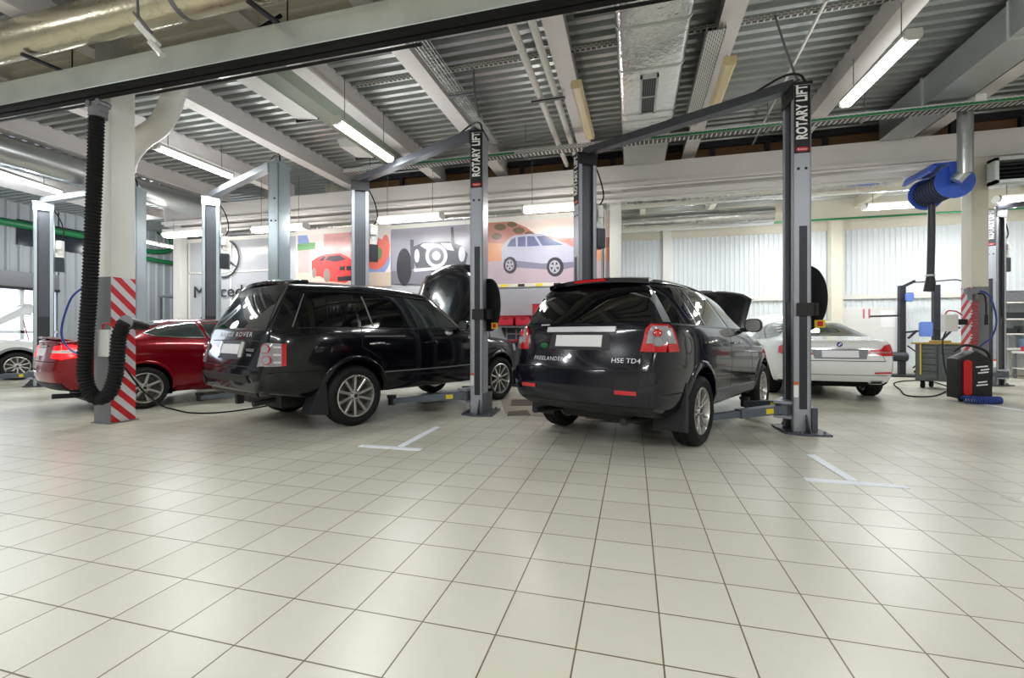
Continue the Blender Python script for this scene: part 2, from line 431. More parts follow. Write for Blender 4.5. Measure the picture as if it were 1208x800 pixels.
# column row under the big beam
for i, (cx, wd, mm) in enumerate(((-12.6, 0.28, 'white_paint'), (-6.68, 0.26, 'white_paint'), (-0.36, 0.24, 'white_paint'))):
    b = MB(); b.box((cx-wd/2, YP-0.22, 0), (cx+wd/2, YP-0.02, 4.4)); struct('column_row', b, M[mm], bevel=0.01)
# right column: steel H column, striped foot
b = MB(); b.box((5.82, 9.85, 0), (6.06, 10.13, 4.3))
struct('column_right', b, M['cream_paint'], bevel=0.01)
b = MB(); b.box((5.823, 9.843, 0.01), (6.06, 9.85, 2.0)); struct('trim_15', b, M['steel_grey'])
b = MB(); b.box((5.813, 9.845, 0.01), (5.82, 10.12, 2.0)); struct('trim_16', b, M['stripes'])
def bx_beam(nm, p0, p1, w, h, fl, m):
    """I-beam along p0-p1 (axis at centre), flange thickness fl."""
    b = MB(); p0 = Vector(p0); p1 = Vector(p1); z = Vector((0, 0, 1))
    b.bar(p0, p1, w*0.14, h)
    b.bar(p0-z*(h/2-fl/2), p1-z*(h/2-fl/2), w, fl); b.bar(p0+z*(h/2-fl/2), p1+z*(h/2-fl/2), w, fl)
    return struct(nm, b, m)
# big box beam on the column row
b = MB(); b.box((-13, YP-0.28, 4.26), (XR, YP+0.12, 4.78)); b.box((-13, YP-0.36, 4.30), (XR, YP-0.28, 4.36)); b.box((-13, YP-0.34, 4.06), (XR, YP-0.05, 4.16))
struct('beam_row', b, M['beam_white'])
# girder on the front column line and the joists
bx_beam('beam_front', (XL, PYW+0.15, 4.84), (4.0, PYW+0.15, 4.84), 0.26, 0.52, 0.03, M['cream_paint'])
for k, xx in enumerate((-13.3, -11.25, -9.05, -7.0, -4.58, -2.98, -0.93, 1.14, 3.1, 5.32, 7.35, 9.4)):
    b = MB(); b.box((xx-0.09, YF, 4.93), (xx+0.09, YP+0.2, ZC+0.03)); b.box((xx-0.13, YF, 4.92), (xx+0.13, YP+0.2, 4.955))
    struct('beam_joist', b, M['beam_white'])
for k, xx in enumerate((-10, -8, -6, -4, -2, 0.3, 2.3, 4.6, 6.5, 8.5, 10.6)):
    b = MB(); b.box((xx-0.08, YP+0.32, 4.98), (xx+0.08, YB, ZC+0.03)); struct('beam_joist', b, M['cream_paint'])

# ================================================================ LIGHTS
def area(nm, loc, sx, sy, e, rot=(0, 0, 0), col=(0.965, 0.985, 1)):
    l = bpy.data.lights.new(nm, 'AREA'); l.shape = 'RECTANGLE'; l.size = sx; l.size_y = sy; l.energy = e; l.color = col
    o = bpy.data.objects.new(nm, l); COL.objects.link(o); o.location = loc; o.rotation_euler = rot
    return o
E0 = 43.0
def omni(loc, e, r=0.1, col=(0.965, 0.985, 1)):
    l = bpy.data.lights.new('omni_light', 'POINT'); l.energy = e; l.shadow_soft_size = r; l.color = col
    o = bpy.data.objects.new('omni_light', l); COL.objects.link(o); o.location = loc; return o
LIGHTS = []
def fixture(p0, p1, label, on=True, style='open', group='fluorescent lamps under the steel deck', rods=None, cool=False, k=1.0, power=1.0):
    """Fluorescent batten from p0 to p1 (lamp axis): housing, diffuser, end caps, hanger rods."""
    p0 = Vector(p0); p1 = Vector(p1); d = (p1-p0); L = d.length; d.normalize(); c = (p0+p1)/2
    yaw = math.atan2(d.y, d.x)
    t = thing('fluorescent_lamp', label, 'lamp', c, yaw, group)
    h = L/2
    b = MB(); b.prism([(-0.07, 0.055), (-0.085, 0.0), (0.085, 0.0), (0.07, 0.055)], lambda u, v, q: (q, u, v), -h, h)
    b.build('housing', M['white_plastic'], t)
    pr = [(u*k, v*k) for u, v in ((-0.08, 0.0), (-0.075, -0.035), (-0.045, -0.062), (0.045, -0.062), (0.075, -0.035), (0.08, 0.0))]
    b = MB(); b.prism(pr, lambda u, v, q: (q, u, v), -h+0.02, h-0.02)
    b.build('diffuser', M['lamp_green' if cool else 'lamp_on'] if on else M['lamp_off'], t, smooth=40)
    for s in (-1, 1):
        b = MB(); b.prism([(u*1.08, v*1.05) for u, v in pr] + [(0.075, 0.058), (-0.075, 0.058)], lambda u, v, q: (q, u, v), s*h-0.022, s*h+0.022)
        b.build('end_cap', M['white_plastic'] if on else M['lamp_off'], t)
    for s in (-1, 1):
        top = (rods if rods else 0.12)
        b = MB(); b.cyl((s*h*0.72, 0, 0.05), (s*h*0.72, 0, top), 0.006, 6); b.build('hanger', M['steel_grey'], t)
    if on:
        area('lamp_light', c - Vector((0, 0, 0.08*k)), L*0.95, 0.15, E0*power, (0, 0, yaw), (0.93, 1, 0.98) if cool else (0.965, 0.985, 1))
        for q in (-0.5, 0.5): omni(c + d*(q*h) - Vector((0, 0, 0.2)), E0*0.42*power, 0.08)
    return t
fixture(at_z(-95, 172, 4.35), at_z(70, 226, 4.35), 'lit fluorescent lamp at the left edge above the grey lift of the white car', cool=True, rods=0.6)
fixture(at_z(184, 172, 4.40), at_z(272, 207, 4.40), 'lit fluorescent lamp right of the white column behind the hose', cool=True, rods=0.55)
fixture(at_z(396, 142, 4.22), at_z(460, 187, 4.22), 'lit fluorescent lamp beside the white ceiling air diffuser', cool=True, rods=0.7)
fixture(at_z(1077, 41, 4.42), at_z(998, 121, 4.42), 'lit fluorescent lamp near the right hand grey ceiling duct', rods=0.5)
fixture(at_z(680, 100, 4.72), at_z(696, 160, 4.72), 'unlit yellowed lamp beside the two white pipes', on=False, rods=0.2)
fixture(at_z(861, 72, 4.72), at_z(840, 133, 4.72), 'unlit yellowed lamp beside the perforated cable tray', on=False, rods=0.2)
YH = 9.1
GH = 'fluorescent lamps hung in front of the partition'
fixture(at_y(196, 277, YH), at_y(262, 271, YH), 'hanging lit lamp left of the round emblem banner', group=GH, rods=0.4, k=1.5, power=0.6)
fixture(at_y(300, 271, YH), at_y(361, 265, YH), 'hanging lit lamp behind the third lift post near the red car poster', group=GH, rods=1.2, k=1.5, power=0.6)
fixture(at_y(447, 259, YH), at_y(521, 253, YH), 'hanging lit lamp above the chassis poster', group=GH, rods=1.2, k=1.5, power=0.6)
fixture(at_y(618, 246, YH), at_y(690, 241, YH), 'hanging lit lamp above the silver car poster', group=GH, rods=1.2, k=1.5, power=0.6)
fixture(at_y(1020, 243, 12.6), at_y(1090, 239, 12.6), 'hanging lit lamp left of the blue hose reel', group=GH, rods=1.0, k=1.5, power=1.5)
fixture(at_y(1176, 234, 12.6), at_y(1262, 229, 12.6), 'hanging lit lamp at the right edge behind the vent grille', group=GH, rods=1.2, k=1.5, power=0.6)
fixture(at_z(169, 284, 4.5), at_z(184, 287, 4.5), 'small distant lamp in the dark corner, nearer the pale lift post', group='distant lamps in the dark corner', rods=0.5, power=0.3)
fixture(at_z(187, 288, 4.5), at_z(205, 291, 4.5), 'small distant lamp in the dark corner, nearer the white column', group='distant lamps in the dark corner', rods=0.5, power=0.3)
# the unseen rest of the room's lamps, in rows behind and beside the camera
for (x, y, e) in ((-9, 1, 1), (-4.5, 0.0, 1), (0.2, -0.4, 1), (4.2, -0.2, 1), (8.5, 1, 1), (-9, -3, 1), (-4, -3.4, 1), (1, -3.4, 1), (6, -3.2, 1), (9.5, 5.5, 1), (-14, 2, 1)):
    area('unseen_area_light', (x, y, 4.3), 1.5, 0.3, E0*1.5*e); omni((x, y, 4.15), E0*1.0*e, 0.2)
for (x, y) in ((1.5, 13.6), (4.5, 14.2), (8.5, 14), (11, 13.4), (-3, 13), (-8, 13)):  # added rear bay lights without fixtures, to brighten the walls there
    area('unseen_area_light', (x, y, 4.3), 1.5, 0.3, E0*1.15); omni((x, y, 4.2), E0*0.9, 0.15)
omni((-15.5, 11.0, 4.0), 150, 0.3); omni((-15.0, 6.5, 4.2), 70, 0.3)  # added fill points brightening the ribbed left wall; no lamps hang there
area('doorway_daylight', (XL+0.2, 7.6, 1.4), 5.5, 2.3, 120, (0, -PI/2, 0), (0.8, 0.88, 1))
# ================================================================ TWO-POST LIFTS
def lift(center, heading, half, label, post='lift_grey', sign=True, near_arms=True, ztop=4.07, arms_out=False, guard=True, group='two-post vehicle lifts', arm_xy=(0.78, 0.95), far_arm=True, az=0.2):
    t = thing('vehicle_lift', label, 'vehicle lift', (center[0], center[1], 0), -R(heading), group)
    PM = [M[post], M['lift_dark'], M['black']]
    Z = Vector((0, 0, 1))
    for s in (1, -1):
        c = Vector((s*half, 0, 0)); n = Vector((-s*0.866, -0.5, 0)); w = Vector((s*0.5, -0.866, 0))
        def P(a, b_, z): return c + w*a + n*b_ + Z*z
        mt = Matrix((w, n, Z)).transposed().to_4x4(); mt.translation = c
        # C-section column
        b = MB(); W, D = 0.16, 0.095
        b.box((-W, -D, 0.02), (W, -D+0.02, ztop), 0, mt)
        b.box((-W, -D, 0.02), (-W+0.012, D, ztop), 0, mt); b.box((W-0.012, -D, 0.02), (W, D, ztop), 0, mt)
        b.box((-W, D-0.012, 0.02), (-W+0.06, D, ztop), 0, mt); b.box((W-0.06, D-0.012, 0.02), (W, D, ztop), 0, mt)
        b.box((-0.1, -D+0.02, 0.02), (0.1, D-0.05, ztop-0.05), 1, mt)
        post_o = b.build('post', PM, t)
        if sign:
            b = MB(); b.box((W, -0.052, 0.28), (W+0.004, 0.03, 2.42), 0, mt); b.build('slot_cover', M['dark_metal'], post_o)
            b = MB(); b.box((W+0.0, -0.085, ztop-0.80), (W+0.003, 0.085, ztop-0.01), 0, mt)
            pl = b.build('sign_plate', M['sticker_black'], t)
            fm = frame_mtx(P(W+0.005, 0.0, ztop-0.325), Z, w.cross(Z))
            lettering('lettering', 'ROTARY LIFT', 0.158, M['sticker_white'], fm, pl, extrude=0.0, sx=0.64, heavy=0.006, space=1.06)
            b = MB(); el = arc(0, 0, 1, 0, 360, 20)[:-1]
            b.prism([(u*0.068, v*0.026) for u, v in el], lambda u, v, q: P(W+q, u, ztop-0.755+v), 0.003, 0.005); b.build('logo', M['sticker_red'], pl)
            fm2 = frame_mtx(P(W+0.006, 0.0, ztop-0.755), -n if False else (w.cross(Z))*-1, Z)
            lettering('lettering', 'Rotary', 0.036, M['sticker_white'], fm2, pl)
        for q, zq in ((-0.04, 0.98), (0.04, 0.98)) + (() if sign else ((-0.02, 0.6),)):
            MB().cyl(P(W, q, ztop-zq), P(W+0.006, q, ztop-zq), 0.016, 12).build('bolt', M['black'], post_o)
        b = MB(); b.box((-W-0.012, -D-0.012, ztop-0.0), (W+0.012, D+0.012, ztop+0.03), 0, mt)
        b.box((-W-0.006, D-0.004, ztop-0.16), (W+0.006, D+0.012, ztop+0.01), 0, mt); b.build('top_cap', M['black'] if sign else M[post], t)
        # base plate with gussets
        b = MB(); b.prism([(-0.30, -0.26), (0.30, -0.26), (0.34, 0.02), (0.24, 0.2), (-0.24, 0.2), (-0.34, 0.02)], lambda u, v, q: P(u, v, q), 0, 0.022)
        for q in (-0.165, 0.165):
            k = 1 if q > 0 else -1
            b.prism([(0, 0.02), (k*0.15, 0.02), (0, 0.22)], lambda u, v, e, q=q: P(q+u, e, v), -0.05, -0.035)
        b.box((-0.17, -0.16, 0.02), (0.17, -0.10, 0.3), 0, mt)
        bp = b.build('base_plate', M['lift_dark'], t)
        for q in ((-0.25, -0.2), (0.25, -0.2), (-0.28, 0.05), (0.28, 0.05)):
            MB().cyl(P(q[0], q[1], 0.02), P(q[0], q[1], 0.05), 0.016, 6).build('anchor_bolt', M['steel_grey'], bp)
        # carriage
        b = MB(); b.box((-0.115, -0.03, 0.16), (0.115, D-0.016, 1.55), 0, mt)
        car = b.build('carriage', M['dark_metal'], t)
        b = MB()
        ci = c + Vector((-s*0.10, 0, 0))
        b.box((ci.x-0.09, -0.26, 0.17), (ci.x+0.09, 0.26, 0.2)); b.box((ci.x-0.09, -0.26, 0.34), (ci.x+0.09, 0.26, 0.37))
        b.box((ci.x-0.07, -0.09, 0.2), (ci.x+0.07, 0.09, 0.34))
        b.build('arm_bracket', M['lift_grey'], car)
        if guard:
            b = MB()
            b.box((W+0.006, -0.11, 1.37), (W+0.03, 0.06, 1.52), 0, mt)
            b.prism([(0, 1.38), (0.02, 1.36), (0.2, 1.38), (0.2, 1.52), (0, 1.54)], lambda u, v, q: c + Vector((s*(0.02+u), 0, 0)) + Vector((0, -0.06+q, v)), 0.0, 0.14)
            b.build('guard_bracket', M['black'], car)
            pts = [(0.0, 1.20)] + [(0.03+0.245*math.sin(R(a))**0.8, 1.59-0.40*math.cos(R(a))) for a in range(14, 167, 8)] + [(0.0, 1.99)]
            b = MB(); b.prism(pts, lambda u, v, q: c + Vector((s*(u+0.02), q, v)), 0.10, 0.15)
            gd = b.build('door_guard', M['rubber'], car, bevel=0.008)
            if s > 0:
                b = MB(); b.box((c.x+0.17, 0.082, 1.235), (c.x+0.275, 0.1, 1.325), 0); b.build('reflector_yellow', M['yellow'], gd)
                b = MB(); b.box((c.x+0.2, 0.076, 1.25), (c.x+0.255, 0.082, 1.31), 0); b.build('reflector_red', M['sticker_red'], gd)
        # swing arms with pads
        for q in (-1, 1):
            if s < 0 and not far_arm: continue
            p0 = Vector((s*(half-0.12), q*0.17, az+0.07))
            p1 = Vector((s*arm_xy[0], -arm_xy[1] if q < 0 else 0.52, az))
            if arms_out: p1 = Vector((s*(half-0.1)+s*0.2, q*1.15, 0.25)) if s > 0 else Vector((s*(half+1.2), q*0.25-0.3, 0.22))
            m1 = p0.lerp(p1, 0.6)
            b = MB(); b.bar(p0, m1, 0.12, 0.10); b.cyl(p0-Z*0.07, p0+Z*0.07, 0.07, 16)
            ar = b.build('swing_arm', M['lift_arm'], t, bevel=0.006)
            b = MB(); b.bar(m1-(p1-p0)*0.08, p1, 0.085, 0.07); b.build('arm_extension', M['lift_arm'], ar, bevel=0.004)
            d = (p1-p0).normalized(); sd = Vector((0, 0, 1)).cross(d)
            mid = p0.lerp(p1, 0.22)
            for k in (-1, 1): MB().bar(mid+sd*k*0.0605-d*0.05, mid+sd*k*0.0605+d*0.05, 0.002, 0.06).build('yellow_sticker', M['yellow'], ar)
            b = MB(); b.cyl(p1-Z*0.05, p1+Z*0.05, 0.05, 14); b.cyl(p1+Z*0.05, p1+Z*0.085, 0.065, 18); b.build('lift_pad', M['black'], ar)
        if s < 0:
            b = MB()
            b.box((-W-0.17, -0.09, 2.58), (-W-0.012, 0.09, 2.90), 0, mt); tank = b.build('power_unit', M['dark_metal'], t, bevel=0.01)
            b = MB(); b.cyl(P(-W-0.09, 0, 2.98), P(-W-0.09, 0, 3.28), 0.075, 18); b.box((-W-0.15, -0.06, 2.90), (-W-0.02, 0.06, 3.0), 0, mt)
            b.box((-W-0.12, 0.06, 3.08), (-W-0.03, 0.11, 3.2), 0, mt); b.build('motor', M['white_plastic'], tank, smooth=40)
            b = MB(); b.tube(bez([P(-W-0.09, 0.02, 3.28), P(-W-0.16, 0.04, 3.45), P(-W-0.1, 0.02, 3.75), P(-W+0.06, 0.03, ztop)]), 0.012, 8); b.build('oil_hose', M['rubber'], tank)
        b = MB(); b.box((W+0.003, 0.04, 0.42), (W+0.005, 0.09, 0.56), 0, mt); st = b.build('warning_label', M['sticker_white'], t)
        b = MB(); b.box((W+0.003, 0.04, 0.565), (W+0.005, 0.09, 0.60), 0, mt); b.build('label_stripe', M['orange'], st)
    b = MB()
    hx = half-0.02; zc = ztop+0.075
    pf = [(-0.07, -0.055), (0.07, -0.055), (0.07, -0.045), (-0.055, -0.045), (-0.055, 0.045), (0.07, 0.045), (0.07, 0.055), (-0.07, 0.055)]
    b.prism(pf, lambda u, v, q: Vector((q, u, zc+v)), -hx, hx)
    b.box((-hx, 0.05, zc-0.05), (hx, 0.068, zc+0.05))
    for s in (-1, 1): b.box((s*hx-0.04, -0.06, ztop+0.02), (s*hx+0.04, 0.06, zc+0.03))
    cb = b.build('crossbeam', M['lift_grey' if not sign else 'lift_dark'], t)
    b = MB(); b.tube(bez([(half-0.5, 0.0, zc+0.06), (half-0.15, 0, zc+0.16), (half+0.04, -0.02, zc+0.1), (half+0.12, -0.05, zc-0.1)]), 0.014, 8); b.build('hose_loop', M['black'], cb)
    return t
lift((0.57, 6.79), 26.9, 1.49, 'two-post lift straddling the black car with a red centre brake light')
lift((-3.64, 6.98), 25.0, 1.60, 'two-post lift straddling the large black car with open bonnet')
lift((-7.33, 7.10), 22.7, 1.53, 'pale zinc two-post lift straddling the red coupe, no lettering', post='zinc', sign=False, az=0.10)
lift((-11.2, 6.93), 4.0, 1.53, 'empty pale zinc two-post lift behind the column with the black hose', post='zinc', sign=False, arms_out=True, guard=False)
lift((9.29, 11.93), 30.0, 1.55, 'two-post lift beside the shelving at the right edge', ztop=3.95, arms_out=True, guard=False)
# ================================================================ CAR TOOLKIT
M['paint_black'] = mat('paint_black', (8, 9, 15), 0.16, coat=0.55, spec=0.3, vary=0.05)
M['paint_navy'] = mat('paint_black_blue', (11, 12, 24), 0.15, coat=0.6, spec=0.3, vary=0.05)
M['paint_red'] = mat('paint_red', (128, 4, 20), 0.22, coat=0.6, metal=0.35, spec=0.3, vary=0.05)
M['paint_white'] = mat('paint_white', (226, 228, 226), 0.25, coat=1.0, vary=0.02)
M['tint'] = mat('tinted_glass', (7, 8, 10), 0.03, spec=0.6, vary=0.1)
M['glass'] = mat('car_glass', (44, 54, 54), 0.03, spec=0.75, vary=0.3, scale=3)
M['glass_clear'] = mat('car_glass_grey', (52, 60, 58), 0.03, spec=0.9, vary=0.1)
M['trim_black'] = mat('trim_black', (16, 16, 18), 0.4, vary=0.1)
M['clad_black'] = mat('bumper_plastic', (30, 31, 34), 0.55, vary=0.12)
M['seam'] = mat('panel_gap', (4, 4, 5), 0.6)
M['lamp_red'] = mat('lamp_red', (190, 14, 24), 0.12, coat=1.0, vary=0.1)
M['lamp_red_lit'] = mat('lamp_red_lit', (230, 20, 24), 0.15, emit=(255, 24, 26), estr=2.2)
M['lamp_clear'] = mat('lamp_clear', (150, 150, 154), 0.12, coat=1.0, vary=0.25, scale=40)
M['lamp_white'] = mat('lamp_white_lens', (216, 214, 210), 0.15, coat=1.0, vary=0.08, scale=40)
M['plate'] = mat('blank_plate', (226, 226, 228), 0.4, vary=0.02)
M['tyre'] = mat('tyre', (24, 24, 25), 0.7, vary=0.15, spec=0.3)
M['disc'] = mat('brake_disc', (96, 92, 88), 0.4, metal=0.7)
M['badge'] = mat('badge_chrome', (206, 206, 210), 0.3, metal=0.15)
M['well'] = mat('wheel_well', (10, 10, 11), 0.8, spec=0.2)
M['seat'] = mat('seat_cloth', (120, 114, 104), 0.7)

def pl(tab, x):
    if x <= tab[0][0]: return tab[0][1]
    for (a, u), (b_, v) in zip(tab, tab[1:]):
        if x <= b_: return u + (v-u)*(x-a)/(b_-a) if b_ > a else v
    return tab[-1][1]
class Body:
    """Car shell lofted from stations; keeps a ray-cast tree of the uncut shell for laying panels on it."""
    def __init__(s, sp, parent, material):
        st = sp['st']; xr, xf = st[0], st[-1]
        secs = []
        for x in st:
            zb = pl(sp['zb'], x); ws, zs = pl(sp['ws'], x), pl(sp['zs'], x); wm, zm = pl(sp['wm'], x), pl(sp['zm'], x)
            wh, zh = pl(sp['wh'], x), pl(sp['zh'], x); wb, zt = pl(sp['wb'], x), pl(sp['zt'], x)
            wr, zr, dr = pl(sp['wr'], x), pl(sp['zr'], x), pl(sp['dr'], x)
            pts = [(0, zb), (ws-0.14, zb), (ws, zs), (wm, zm), (wh, zh), (wb, zt), ((wb+wr)/2+sp.get('bulge', 0.012), (zt+zr-dr)/2), (wr, zr-dr), (wr*0.62, zr-dr*0.15), (0, zr)]
            sec = []
            for (y, z) in pts:
                xx = x
                if x < sp['xa']: q = pl(sp['rear'], z); xx = q + (x-xr)*(sp['xa']-q)/(sp['xa']-xr)
                if x > sp['xb']: q = pl(sp['front'], z); xx = q - (xf-x)*(q-sp['xb'])/(xf-sp['xb'])
                sec.append((xx, y, z))
            secs.append(sec)
        bm = bmesh.new(); K = len(st); N = 10
        Rv = [[None]*N for _ in range(K)]; Lv = [[None]*N for _ in range(K)]
        for k in range(K):
            for j in range(N):
                x, y, z = secs[k][j]
                Rv[k][j] = bm.verts.new((x, -y, z))
                Lv[k][j] = Rv[k][j] if j in (0, 9) else bm.verts.new((x, y, z))
        for k in range(K-1):
            for j in range(N-1):
                bm.faces.new((Rv[k][j], Rv[k+1][j], Rv[k+1][j+1], Rv[k][j+1]))
                bm.faces.new((Lv[k][j], Lv[k][j+1], Lv[k+1][j+1], Lv[k+1][j]))
        cr = bm.edges.layers.float.new('crease_edge')
        for k, sg, bl in ((0, -1, sp.get('rb', 0.04)), (K-1, 1, sp.get('fb', 0.06))):
            cv = [None]*N
            for j in range(2, 8):
                x = (Rv[k][j].co.x) + sg*bl
                cv[j] = bm.verts.new((x, 0, Rv[k][j].co.z))
            rows = [(Rv[k][1], Rv[k][0], Lv[k][1])] + [(Rv[k][j], cv[j], Lv[k][j]) for j in range(2, 8)] + [(Rv[k][8], Rv[k][9], Lv[k][8])]
            for a, b_ in zip(rows, rows[1:]):
                for i in range(2):
                    f = (a[i], a[i+1], b_[i+1], b_[i])
                    bm.faces.new(f if sg < 0 else f[::-1])
            for j in range(1, 8):
                for V in (Rv, Lv):
                    e = bm.edges.get((V[k][j], V[k][j+1]))
                    if e: e[cr] = sp.get('crease_top', sp.get('crease', 0.35)) if (j >= 6 and k == 0) else (sp.get('crease', 0.35) if k == 0 else 0.3)
        for V in (Rv, Lv):
            e = bm.edges.get((V[0][8], V[0][9]))
            if e: e[cr] = sp.get('crease_top', 0.35)
        for j, c in sp.get('rail_crease', {}).items():
            for k in range(K-1):
                for V in (Rv, Lv):
                    e = bm.edges.get((V[k][j], V[k+1][j]))
                    if e: e[cr] = max(e[cr], c)
        bmesh.ops.recalc_face_normals(bm, faces=bm.faces)
        me = bpy.data.meshes.new('body'); bm.to_mesh(me); bm.free()
        o = bpy.data.objects.new('body', me); COL.objects.link(o)
        m = o.modifiers.new('s', 'SUBSURF'); m.levels = 3; m.render_levels = 3
        dg = bpy.context.evaluated_depsgraph_get()
        full = bpy.data.meshes.new_from_object(o.evaluated_get(dg))
        b0 = bmesh.new(); b0.from_mesh(full); s.tree = BVHTree.FromBMesh(b0); b0.free()
        # wheel arches
        mb = MB()
        for ax, ra in sp['arches']:
            for sg in (-1, 1): mb.lathe([(ra, 0.52), (ra, 1.3)], 40, 0, Matrix.Translation((ax[0], 0, ax[1])) @ Matrix.Diagonal((1, sg, 1, 1)), axis='Y')
        cme = mb.mesh('cut'); bmc = bmesh.new(); bmc.from_mesh(cme); bmesh.ops.recalc_face_normals(bmc, faces=bmc.faces); bmc.to_mesh(cme); bmc.free()
        co = bpy.data.objects.new('cut', cme); COL.objects.link(co)
        m2 = o.modifiers.new('b', 'BOOLEAN'); m2.object = co; m2.solver = 'EXACT'; m2.operation = 'DIFFERENCE'
        bpy.context.view_layer.update()
        fin = bpy.data.meshes.new_from_object(o.evaluated_get(bpy.context.evaluated_depsgraph_get()))
        o.modifiers.clear(); o.data = fin; bpy.data.objects.remove(co)
        fin.materials.clear(); fin.materials.append(material); fin.materials.append(M['well'])
        for p in fin.polygons:
            p.use_smooth = True; p.material_index = 0
            c = p.center
            for ax, ra in sp['arches']:
                rr = math.hypot(c.x-ax[0], c.z-ax[1])
                nn = p.normal
                if abs(c.y) > 0.5 and rr < ra+0.004 and (rr > ra-0.03 and (nn.x*(c.x-ax[0])+nn.z*(c.z-ax[1])) < -0.5*rr*0.9 or (abs(nn.y) > 0.9 and abs(c.y) < 0.54)): p.material_index = 1
            if c.z < 0.36 and p.normal.z < -0.5: p.material_index = 1
        bme = bmesh.new(); bme.from_mesh(fin)
        for e in bme.edges:
            if len(e.link_faces) == 2 and e.calc_face_angle(0) > R(38): e.smooth = False
        bme.to_mesh(fin); bme.free()
        o.parent = parent; s.o = o; s.parent = parent
    def hit(s, axis, u, v, off):
        if axis == 'R': org, d, q = Vector((u, -4, v)), Vector((0, 1, 0)), Vector((u, -0.9, v))
        elif axis == 'L': org, d, q = Vector((u, 4, v)), Vector((0, -1, 0)), Vector((u, 0.9, v))
        elif axis == 'B': org, d, q = Vector((-5, u, v)), Vector((1, 0, 0)), Vector((-1, u, v))
        elif axis == 'F': org, d, q = Vector((9, u, v)), Vector((-1, 0, 0)), Vector((3, u, v))
        elif axis in ('BR', 'BL'):       # rear corners, looked at along the diagonal
            k = -1 if axis == 'BR' else 1; n_ = Vector((-0.7071, k*0.7071, 0)); c_ = Vector((-1.0, k*0.9, v)) + Vector((0.7071, k*0.7071, 0))*u
            org, d, q = c_+n_*3, -n_, c_
        else: org, d, q = Vector((u, v, 4)), Vector((0, 0, -1)), Vector((u, v, 1.5))
        loc, n, i, _ = s.tree.ray_cast(org, d)
        if loc is None or n.dot(d) > -0.04:
            loc, n, i, _ = s.tree.find_nearest(q)
        if n.dot(d) > 0: n = -n
        return loc + n*off
    def near(s, x, y, z, off=0.0):
        loc, n, i, _ = s.tree.find_nearest(Vector((x, y, z)))
        m = n.to_track_quat('X', 'Z').to_matrix().to_4x4(); m.translation = loc + n*off
        return m
    def panel(s, name, axis, poly, m, off=0.004, parent=None, depth=0.012, step=0.06, smooth=True):
        bm = bmesh.new()
        f = bm.faces.new([bm.verts.new((u, v, 0)) for u, v in poly])
        us = [p[0] for p in poly]; vs = [p[1] for p in poly]
        for k, (a, b_) in enumerate(((min(us), max(us)), (min(vs), max(vs)))):
            t = math.floor(a/step)*step + step
            nrm = (1, 0, 0) if k == 0 else (0, 1, 0)
            while t < b_:
                bmesh.ops.bisect_plane(bm, geom=bm.verts[:]+bm.edges[:]+bm.faces[:], plane_co=(t, 0, 0) if k == 0 else (0, t, 0), plane_no=nrm, dist=1e-5)
                t += step
        bmesh.ops.triangulate(bm, faces=[f for f in bm.faces if len(f.verts) > 4])
        uv = [(v.co.x, v.co.y) for v in bm.verts]
        bm.verts.index_update()
        faces = [[v.index for v in f.verts] for f in bm.faces]
        bnd = [(e.verts[0].index, e.verts[1].index) for e in bm.edges if len(e.link_faces) == 1]
        bm.free()
        out = [s.hit(axis, u, v, off) for u, v in uv]; inn = [s.hit(axis, u, v, off-depth) for u, v in uv]
        n = len(uv); mb = MB()
        mb.add(out+inn, faces + [[n+i for i in f[::-1]] for f in faces] + [(a, b_, n+b_, n+a) for a, b_ in bnd])
        return mb.build(name, m, parent or s.parent, smooth=35 if smooth else None)
    def both(s, name, poly, m, **kw):
        return [s.panel(name, a, poly, m, **kw) for a in ('R', 'L')]
    def strip(s, name, axis, pts, w, m, off=0.003, parent=None, depth=0.006):
        """Narrow band along a 2D polyline laid on the shell."""
        L = []; Rr = []
        P = [Vector((u, v, 0)) for u, v in pts]; Q = []
        for a, b_ in zip(P, P[1:]):
            k = max(1, int((b_-a).length/0.06))
            Q += [a.lerp(b_, i/k) for i in range(k)]
        Q.append(P[-1]); n = len(Q); vs = []
        for i in range(n):
            t = (Q[min(i+1, n-1)]-Q[max(i-1, 0)]).normalized(); nn = Vector((-t.y, t.x, 0))*w/2
            for q in (Q[i]+nn, Q[i]-nn):
                vs.append(s.hit(axis, q.x, q.y, off)); vs.append(s.hit(axis, q.x, q.y, off-depth))
        fs = []
        for i in range(n-1):
            a = i*4; b_ = a+4
            fs += [(a, a+2, b_+2, b_), (a, b_, b_+1, a+1), (a+2, a+3, b_+3, b_+2)]
        fs += [(0, 1, 3, 2), (n*4-4, n*4-2, n*4-1, n*4-3)]
        return MB().add(vs, fs).build(name, m, parent or s.parent, smooth=35)
    def text(s, name, axis, txt, u, v, size, m, off=0.004, parent=None, sx=1.0, space=1.0, flipx=True):
        me = text_mesh(txt, size, space=space); me.name = name
        sg = -1 if axis in ('B', 'L') and flipx else 1
        for vt in me.vertices: vt.co = s.hit(axis, u + sg*sx*vt.co.x, v + vt.co.y, off)
        me.materials.clear(); me.materials.append(m)
        o = bpy.data.objects.new(name, me); COL.objects.link(o); o.parent = parent or s.parent
        return o
